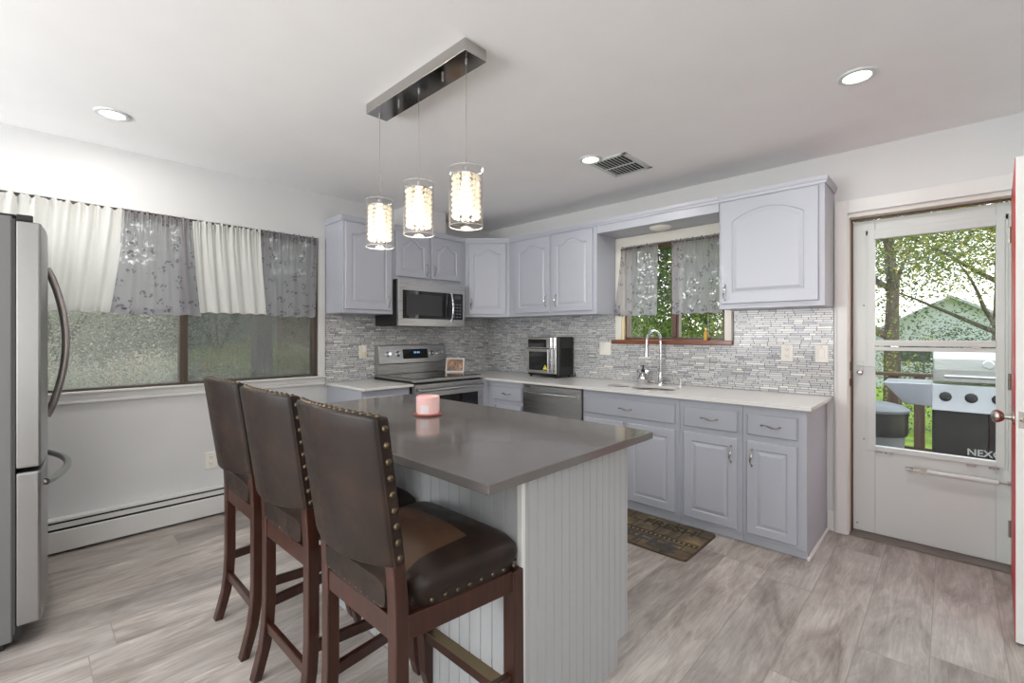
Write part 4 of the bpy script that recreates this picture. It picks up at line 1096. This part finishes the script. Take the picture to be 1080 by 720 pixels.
MB().add([a0.lerp(a1, .45) - an * .028 + Vector((0, 0, 1.03)), a0.lerp(a1, .55) - an * .028 + Vector((0, 0, 1.03)), a0.lerp(a1, .6) - an * .10 + Vector((0, 0, .935)), a0.lerp(a1, .4) - an * .10 + Vector((0, 0, .935)),
          a0.lerp(a1, .45) - an * .032 + Vector((0, 0, 1.03)), a0.lerp(a1, .55) - an * .032 + Vector((0, 0, 1.03)), a0.lerp(a1, .6) - an * .104 + Vector((0, 0, .935)), a0.lerp(a1, .4) - an * .104 + Vector((0, 0, .935))],
         [(0, 1, 2, 3), (4, 5, 6, 7), (0, 1, 5, 4), (1, 2, 6, 5), (2, 3, 7, 6), (3, 0, 4, 7)]).build('easel_leg', M['black'], pf_)
# little bottle on the sink window sill
bt = empty('bottle', (2.500, .0, 1.262), 'small amber bottle on the sill of the sink window', 'bottle')
MB().lathe([(.014, 0), (.016, .004), (.016, .060), (.007, .074), (.007, .085)], (2.500, .0, 1.262), 16).build('bottle_body', mat('amber glass', (.62, .36, .06), .15), bt, smooth=True)
MB().lathe([(.008, .085), (.008, .100)], (2.500, .0, 1.262), 12).build('cap', M['cream_plastic'], bt, smooth=True)

# rug
rugm = mat('printed coffee mat', (.25, .2, .14), .85, spec=.2); g = N(rugm)
p = g.sep(g.obj()); n1 = g.noise(g.obj(), 5, 4, .6, 1.0); n2 = g.noise(g.obj(), 60, 3)
cx_ = g.ramp(n1, [(.30, (.055, .045, .035)), (.45, (.13, .105, .07)), (.58, (.23, .17, .10)), (.72, (.33, .23, .11))])
cc_ = g.mix(g.math('MULTIPLY', n2, .4), cx_, (.10, .10, .085))
br = g.n('ShaderNodeTexBrick'); g.l(g.obj(), br.inputs['Vector']); br.inputs['Scale'].default_value = 1; br.inputs['Brick Width'].default_value = .16; br.inputs['Row Height'].default_value = .13
br.inputs['Mortar Size'].default_value = .004; br.inputs['Color1'].default_value = (1, 1, 1, 1); br.inputs['Color2'].default_value = (.65, .65, .68, 1); br.inputs['Mortar'].default_value = (.35, .3, .25, 1)
cc_ = g.mix(1.0, cc_, br.outputs['Color'], 'MULTIPLY')
g.color(cc_); g.bump(n2, .3, .002)
rx0, rx1, ry0_, ry1_ = 1.99, 2.805, -1.105, -.612
rt = empty('kitchen_mat', ((rx0 + rx1) / 2, (ry0_ + ry1_) / 2, .001), 'brown printed coffee mat on the floor before the sink cabinets', 'mat')
def rr_poly(x0, y0, x1, y1, r_, n_=5):
    o_ = []
    for cx, cy, a0_ in ((x1 - r_, y1 - r_, 0), (x0 + r_, y1 - r_, 90), (x0 + r_, y0 + r_, 180), (x1 - r_, y0 + r_, 270)):
        for k in range(n_ + 1): a = R(a0_ + 90 * k / n_); o_.append((cx + r_ * math.cos(a), cy + r_ * math.sin(a)))
    return o_
MB().prism(rr_poly(rx0, ry0_, rx1, ry1_, .035), .001, .008).build('mat_base', rugm, rt)
ed = MB(); o1 = rr_poly(rx0, ry0_, rx1, ry1_, .035); o2 = rr_poly(rx0 + .008, ry0_ + .008, rx1 - .008, ry1_ - .008, .030)
n_ = len(o1); ed.add([(x, y, .0084) for x, y in o1] + [(x, y, .0084) for x, y in o2], [(j, (j + 1) % n_, n_ + (j + 1) % n_, n_ + j) for j in range(n_)])
ink = mat('black print', (.018, .016, .015), .8); ed.build('border', mat('dark brown edge', (.06, .035, .022), .8), rt)
MB().box(rx0 + .02, -.905, .008, rx1 - .02, -.873, .0086).build('stripe', ink, rt)
dt = MB()
for k in range(24): dt.lathe([(.009, .0086), (.008, .0089)], (rx0 + .05 + k * .0315, -.889, 0), 8)
dt.build('stripe_dots', mat('tan print', (.30, .22, .10), .8), rt)
tx = MB(); text_into(tx, 'COFFEE', .215, ((rx0 + rx1) / 2 + .02, -1.008, .0085), (1, 0, 0), (0, 1, 0)) if False else text_into(tx, 'COFFEE', .20, (((rx0 + rx1) / 2 - .03, -1.000, .0082), (1, 0, 0), (0, 1, 0)), .0003, bold=.004)
tx.build('lettering', mat('charcoal print', (.045, .045, .05), .8), rt)
tx = MB(); text_into(tx, 'FRESH', .13, (((rx0 + rx1) / 2 + .13, -.715, .0082), (1, 0, 0), (0, 1, 0)), .0003, bold=.003)
tx.build('lettering', ink, rt)

# ================================================================== OUTSIDE
DZ = -.06
dk = MB()
for k in range(26): dk.box(2.2 + k * .145, .145, DZ - .03, 2.2 + k * .145 + .138, 3.0, DZ)
struct(dk.build('deck', M['deckwood']))
gm = mat('lawn grass', (.2, .32, .06), .9, spec=.1); g = N(gm)
g.color(g.ramp(g.noise(g.pos(), 3.5, 6, .7), [(.3, (.12, .20, .03)), (.55, (.26, .38, .06)), (.75, (.42, .50, .12))]))
struct(MB().box(-3, .16, -.8, 30, 45, -.7).build('lawn', gm, base=(0, 0, -.7)))
bmn = mat('brush ground', (.2, .18, .12), .95, spec=.1); g = N(bmn)
g.color(g.ramp(g.noise(g.pos(), 2.5, 6, .7), [(.3, (.10, .09, .06)), (.6, (.24, .22, .15)), (.8, (.36, .33, .26))]))
hb = MB(); vv = []; NX_, NY_ = 14, 24; rnd = random.Random(5)
for j in range(NY_ + 1):
    for i in range(NX_ + 1):
        x = -.2 - i * 1.2; vv.append((x, -14 + j * 1.6, -.35 + max(0, -x - .5) * .25 + rnd.uniform(-.06, .06)))
hb.add(vv, [(j * (NX_ + 1) + i, j * (NX_ + 1) + i + 1, (j + 1) * (NX_ + 1) + i + 1, (j + 1) * (NX_ + 1) + i) for j in range(NY_) for i in range(NX_)])
struct(hb.build('hillside', bmn, base=(0, 0, 0)))

def leaves(center, radii, n_, size, seed, clumps=22, floor_z=None, spread=.33):
    rnd = random.Random(seed); V = []; F = []
    cs = []
    for _ in range(clumps):
        while True:
            p_ = Vector((rnd.uniform(-1, 1), rnd.uniform(-1, 1), rnd.uniform(-1, 1)))
            if p_.length < 1: break
        cs.append(p_)
    for _ in range(n_):
        c_ = rnd.choice(cs); p_ = c_ + Vector((rnd.gauss(0, spread), rnd.gauss(0, spread), rnd.gauss(0, spread * .8)))
        p_ = Vector((center[0] + p_.x * radii[0], center[1] + p_.y * radii[1], center[2] + p_.z * radii[2]))
        if floor_z is not None and p_.z < floor_z: p_.z = floor_z + rnd.random() * .3
        s = size * rnd.uniform(.6, 1.4)
        a = Vector((rnd.gauss(0, 1), rnd.gauss(0, 1), rnd.gauss(0, .6))).normalized(); b_ = a.orthogonal().normalized()
        b_ = (b_ * math.cos(rnd.random() * 6) + a.cross(b_) * math.sin(rnd.random() * 6)).normalized()
        k = len(V); V += [p_ - a * s, p_ + b_ * s * .45, p_ + a * s, p_ - b_ * s * .45]; F.append((k, k + 1, k + 2, k + 3))
    return V, F
def leaf_obj(name, parent, m, V, F):
    org = Vector(ORG[parent.name]) if parent is not None else Vector((0, 0, 0))
    me = bpy.data.meshes.new(name); me.from_pydata([tuple(v_ - org) for v_ in V], [], F); me.materials.append(m)
    o_ = bpy.data.objects.new(name, me); col.objects.link(o_); o_.parent = parent; return o_
def limb(mb, p0, p1, r0, r1, rnd, depth=0, bend=.12):
    pts = []; rr = []; p0, p1 = Vector(p0), Vector(p1); ln = (p1 - p0).length
    off = Vector((0, 0, 0))
    for k in range(6):
        t = k / 5; off += Vector((rnd.gauss(0, 1), rnd.gauss(0, 1), 0)) * ln * bend * .12
        pts.append(p0.lerp(p1, t) + off * (t if depth == 0 else t)); rr.append(r0 + (r1 - r0) * t)
    mb.tube(pts, rr, 8); return pts
def tree(loc, h_, tr, crown, nleaf, size, m, seed, label, lean=(0, 0), crown_z=.7, group='trees outdoors', clumps=26):
    r = empty('tree', loc, label, 'tree', group); rnd = random.Random(seed); mb = MB()
    top = Vector((loc[0] + lean[0], loc[1] + lean[1], loc[2] + h_ * .8))
    pts = limb(mb, (loc[0], loc[1], loc[2] - .1), top, tr, tr * .35, rnd)
    for k in range(9):
        i = rnd.choice((2, 3, 3, 4, 4)); a = rnd.uniform(0, 6.28); l_ = crown[0] * rnd.uniform(.5, .95)
        limb(mb, pts[i], pts[i] + Vector((math.cos(a) * l_, math.sin(a) * l_, l_ * rnd.uniform(.4, 1.0))), tr * .35, tr * .08, rnd, 1)
    mb.build('trunk', M['bark'], r, smooth=True)
    V, F = leaves((top.x, top.y, loc[2] + h_ * crown_z), crown, nleaf, size, seed, clumps)
    leaf_obj('foliage', r, m, V, F); return r
def shrub(loc, rad, nleaf, size, m, seed, label, group, stems=6, name='shrub'):
    r = empty(name, loc, label, 'shrub', group); rnd = random.Random(seed); mb = MB()
    for k in range(stems):
        a = rnd.uniform(0, 6.28); mb.tube([Vector(loc) - Vector((0, 0, .05)), Vector(loc) + Vector((math.cos(a) * rad[0] * .3, math.sin(a) * rad[1] * .3, rad[2] * .8)), Vector(loc) + Vector((math.cos(a) * rad[0] * .7, math.sin(a) * rad[1] * .7, rad[2] * 1.5))], [.02, .014, .005], 6)
    mb.build('stems', M['bark'], r)
    V, F = leaves((loc[0], loc[1], loc[2] + rad[2]), rad, nleaf, size, seed, 18, loc[2])
    leaf_obj('foliage', r, m, V, F); return r
def gz(x): return -.35 + max(0, -x - .5) * .25
# --- seen through the door
tree((3.03, 8.6, -.7), 6.2, .17, (2.6, 1.8, 1.5), 20000, .034, M['leaf_yellow'], 11, 'yellow-green tree with a tall bare trunk beyond the deck', (.1, .2), .74)
tree((4.6, 10.2, -.7), 6.5, .15, (2.6, 1.8, 1.7), 20000, .036, M['leaf_green'], 12, 'leafy green tree beyond the deck, above the grill', (.2, 0), .74)
tree((1.0, 15.0, -.7), 7.5, .18, (3.0, 2.0, 2.4), 14000, .06, M['leaf_dark'], 13, 'dark tree behind the yellow-green one', (0, 0), .6)
shrub((4.3, 9.0, -.7), (1.3, .7, 1.25), 14000, .024, M['leaf_dark'], 14, 'dark evergreen shrub before the neighbouring house', 'shrubs outdoors')
# neighbouring house
nh = empty('neighbouring_house', (5.0, 20.0, -.7), 'pale gabled house beyond the lawn', 'house')
sid = mat('pale siding', (.56, .60, .64), .7); g = N(sid)
zf = g.math('FRACT', g.math('DIVIDE', g.sep(g.pos())[2], .16)); g.bump(zf, .6, .02)
hx0, hx1, hyf = 1.35, 6.53, 19.0
MB().add([(hx0, hyf, -.7), (hx1, hyf, -.7), (hx1, hyf, 1.15), ((hx0 + hx1) / 2, hyf, 2.60), (hx0, hyf, 1.15), (hx0, hyf + 7, -.7), (hx1, hyf + 7, -.7), (hx1, hyf + 7, 1.15), ((hx0 + hx1) / 2, hyf + 7, 2.60), (hx0, hyf + 7, 1.15)],
         [(0, 1, 2, 3, 4), (5, 6, 7, 8, 9), (0, 5, 9, 4), (1, 6, 7, 2), (2, 7, 8, 3), (4, 9, 8, 3)]).build('wall', sid, nh)
mx_ = (hx0 + hx1) / 2
for s in (-1, 1):
    e_ = mx_ + s * ((hx1 - hx0) / 2 + .3)
    MB().loft([[(mx_, y, 2.61), (e_, y, .98), (e_, y, 1.08), (mx_, y, 2.71)] for y in (hyf - .3, hyf + 7.3)]).build('roof', mat('grey shingles', (.42, .44, .47), .9), nh)
for x in (2.3, 4.6):
    MB().box(x, hyf - .03, .3, x + 1.1, hyf, 1.0).build('window', mat('dark window', (.08, .09, .11), .15), nh)
    MB().box(x - .08, hyf - .05, .22, x, hyf - .001, 1.08).box(x + 1.1, hyf - .05, .22, x + 1.18, hyf - .001, 1.08).box(x, hyf - .05, 1.0, x + 1.1, hyf - .001, 1.08).box(x, hyf - .05, .22, x + 1.1, hyf - .001, .3).build('window_frame', M['trim'], nh)
# deck railing
rl = empty('deck_railing', (3.8, 2.92, DZ), 'brown timber railing at the edge of the deck', 'railing')
MB().box(2.2, 2.87, .855, 5.95, 2.99, .89).build('top_rail', M['deckwood'], rl, .004)
MB().box(2.2, 2.91, .02, 5.95, 2.95, .09).build('bottom_rail', M['deckwood'], rl, .003)
for x in (2.25, 3.45, 3.665, 4.9, 5.9): MB().box(x - .045, 2.885, DZ, x + .045, 2.975, .855).build('post', M['deckwood'], rl, .004)
for x in (2.5, 2.75, 3.0, 3.25, 4.1, 4.35, 4.6, 5.2, 5.5): MB().box(x - .018, 2.912, .09, x + .018, 2.948, .855).build('baluster', M['deckwood'], rl)
# grill
gr = empty('barbecue_grill', (4.2, 1.95, DZ), 'stainless gas barbecue grill with black cabinet on the deck', 'grill')
GX0, GX1, GY0, GY1 = 3.79, 4.47, 1.66, 2.2
MB().box(GX0, GY0 + .03, .02, GX1, GY1, .70).build('cabinet', mat('black grill cabinet', (.022, .020, .020), .35), gr, .006)
for s, (a, b_) in enumerate(((GX0 + .01, (GX0 + GX1) / 2 - .004), ((GX0 + GX1) / 2 + .004, GX1 - .01))):
    MB().box(a, GY0 + .01, .04, b_, GY0 + .03, .66).build('cabinet_door', mat('black door enamel', (.02, .018, .018), .3), gr, .004)
MB().add([(GX0, GY0 - .03, .665), (GX1, GY0 - .03, .665), (GX1, GY0 + .02, .885), (GX0, GY0 + .02, .885), (GX0, GY0 + .2, .665), (GX1, GY0 + .2, .665), (GX1, GY0 + .2, .885), (GX0, GY0 + .2, .885)],
         [(0, 1, 2, 3), (4, 5, 6, 7), (0, 1, 5, 4), (3, 2, 6, 7), (0, 3, 7, 4), (1, 2, 6, 5)]).build('control_panel', mat('bright steel', (.70, .72, .80), .25, .9), gr, .004)
for x in (3.875, 4.03, 4.185, 4.34):
    kp = MB().lathe_ax([(.040, 0), (.038, .006), (.026, .010), (.024, .040), (.018, .043)], (x, GY0 - .012, .785), (0, -1, .25), 16).build('knob', M['black'], gr, smooth=True)
lid = MB(); prof = [(GY1, .89)] + [(GY1 - .03, 1.09)] + [(1.93 - .24 * math.cos(R(a_)) , 1.01 + .18 * math.sin(R(a_))) for a_ in (120, 90, 60, 30, 0)] + [(1.69, .90)]
lid.loft([[(x, y, z) for y, z in prof] for x in (GX0 + .005, GX1 - .005)]).build('lid', M['steelx'], gr, .01)
hb = MB().tube([(GX0 + .08, 1.645, .955), (GX1 - .08, 1.645, .955)], .012, 10)
for x in (GX0 + .1, GX1 - .1): hb.tube([(x, 1.69, .955), (x, 1.645, .955)], .008, 8)
hb.build('lid_handle', M['chrome'], gr, smooth=True)
MB().lathe_ax([(.035, 0), (.035, .008), (.028, .010)], ((GX0 + GX1) / 2 , 1.70, 1.06), (0, -1, .35), 18).build('thermometer', M['chrome'], gr)
sh_m = mat('side shelf steel', (.50, .51, .58), .35, .8)
for a, b_ in ((3.46, GX0), (GX1, 4.80)):
    t_ = a if a < GX0 else b_; inn = b_ if a < GX0 else a; sgn = 1 if a < GX0 else -1
    MB().loft([[(t_, y, .88), (inn, y, .885), (inn, y, .69), (t_ + sgn * .15, y, .70)] for y in (GY0 - .02, GY1 - .05)]).build('side_shelf', sh_m, gr, .006)
for x in (GX0 + .04, GX1 - .04):
    for y in (GY0 + .08, GY1 - .06): MB().lathe_ax([(.035, -.012), (.038, 0), (.035, .012)], (x, y, DZ + .038), (1, 0, 0), 14).build('wheel', M['black'], gr)
tx = MB(); text_into(tx, 'NEXGRILL', .075, ((4.175, GY0 + .009, .335), (1, 0, 0), (0, 0, 1)), .0008, bold=.0015); tx.build('lettering', mat('white lettering', (.6, .6, .6), .5), gr)
# bin
tb = empty('trash_can', (3.455, 1.12, DZ), 'grey round trash can with a black bag on the deck', 'trash can')
MB().lathe([(.155, DZ), (.17, DZ + .1), (.195, .65), (.205, .65), (.20, .67), (.185, .65)], (3.455, 1.12, 0), 28).build('can_body', M['soil_can'], tb, smooth=True)
rb = MB().lathe([(.202, .50), (.212, .54), (.208, .63), (.214, .68), (.195, .69)], (3.455, 1.12, 0), 36, caps=False); rb.build('bin_bag', M['black'], tb, smooth=True)
MB().lathe([(.218, .685), (.222, .705), (.18, .735), (.10, .755), (.02, .76)], (3.455, 1.12, 0), 28).build('lid', mat('grey bin lid', (.17, .18, .20), .4), tb, smooth=True)

# --- seen through the sink window
i = 0
for x, y, rad, m_, lab in ((.7, 3.4, (1.1, .9, 1.3), 'leaf_green', 'green shrub outside the left half of the sink window'),
                      (-1.2, 4.2, (1.3, 1.1, 1.5), 'leaf_green', 'large green shrub outside the sink window, furthest left'),
                      (1.9, 4.6, (1.2, .9, 1.4), 'leaf_yellow', 'yellowish shrub outside the right half of the sink window')):
    i += 1; shrub((x, y, -.7), rad, 14000, .022, M[m_], 30 + i, lab, 'shrubs outside the sink window')
for x, y, h_, m_, lab in ((-2.6, 8.2, 7, 'leaf_dark', 'tall dark tree beyond the shrubs outside the sink window'), (-.4, 8.0, 7.5, 'leaf_green', 'tall green tree beyond the shrubs outside the sink window')):
    i += 1; tree((x, y, -.7), h_, .16, (2.0, 1.7, 3.0), 14000, .07, M[m_], 30 + i, lab, crown_z=.5)
# --- seen through the wide left window
labs = ['pale brushy shrub nearest the left window pane', 'dry yellowish shrub beyond the middle of the wide window', 'grey-green shrub in the right pane beside the dark trunk', 'dull shrub at the far right of the wide window',
        'dull shrub on the slope behind the brushy row, left', 'dull shrub on the slope behind the brushy row, centre', 'dull shrub on the slope behind the brushy row, right']
for k, (x, y, rad, m_, sz) in enumerate(((-3.2, -3.9, (.8, .8, .42), 'leaf_dull', .016), (-3.0, -2.7, (.8, .75, .40), 'leaf_dull', .017), (-3.7, -1.3, (.8, .8, .36), 'leaf_yellow', .015), (-3.6, -.2, (.9, .8, .36), 'leaf_dull', .015),
                       (-5.6, -3.4, (1.4, 1.5, .95), 'leaf_dull', .026), (-5.8, -1.3, (1.4, 1.4, 1.1), 'leaf_dark', .028), (-6.0, .9, (1.5, 1.4, 1.2), 'leaf_dark', .028))):
    shrub((x, y, gz(x)), rad, 14000, sz, M[m_], 50 + k, labs[k], 'brush outside the wide window')
tl = ['tree with a thick dark trunk close to the right pane of the wide window', 'tall dull tree behind the right pane of the wide window', 'bushy tree on the slope beyond the wide window, far right']
for k, (x, y, h_, tr_) in enumerate(((-2.75, -1.54, 7, .15), (-9.0, -1.6, 8, .2), (-8.5, 1.6, 8, .2))):
    tree((x, y, gz(x)), h_, tr_, (2.2, 2.2, 1.6 if k == 0 else 2.8), 20000, .06, M['leaf_dark'], 70 + k, tl[k], crown_z=.75 if k == 0 else .45)
# dry grass stems before the shrubs
V = []; F = []; rnd = random.Random(9)
for k in range(2600):
    x = rnd.uniform(-3.1, -1.5); y = rnd.uniform(-5.2, 1.0); h_ = rnd.uniform(.4, 1.1); b0 = Vector((x, y, gz(x) - .02)); tp = b0 + Vector((rnd.gauss(0, .10), rnd.gauss(0, .10), h_))
    a = rnd.uniform(0, 3.14); s = Vector((math.cos(a), math.sin(a), 0)) * .004; j = len(V); V += [b0 - s, b0 + s, tp]; F.append((j, j + 1, j + 2))
me = bpy.data.meshes.new('dry_grass'); me.from_pydata([tuple(v_) for v_ in V], [], F); me.materials.append(M['reed'])
o_ = bpy.data.objects.new('dry_grass', me); col.objects.link(o_); tag(o_, 'pale dry grass stems standing outside the wide window', 'grass', kind='stuff')
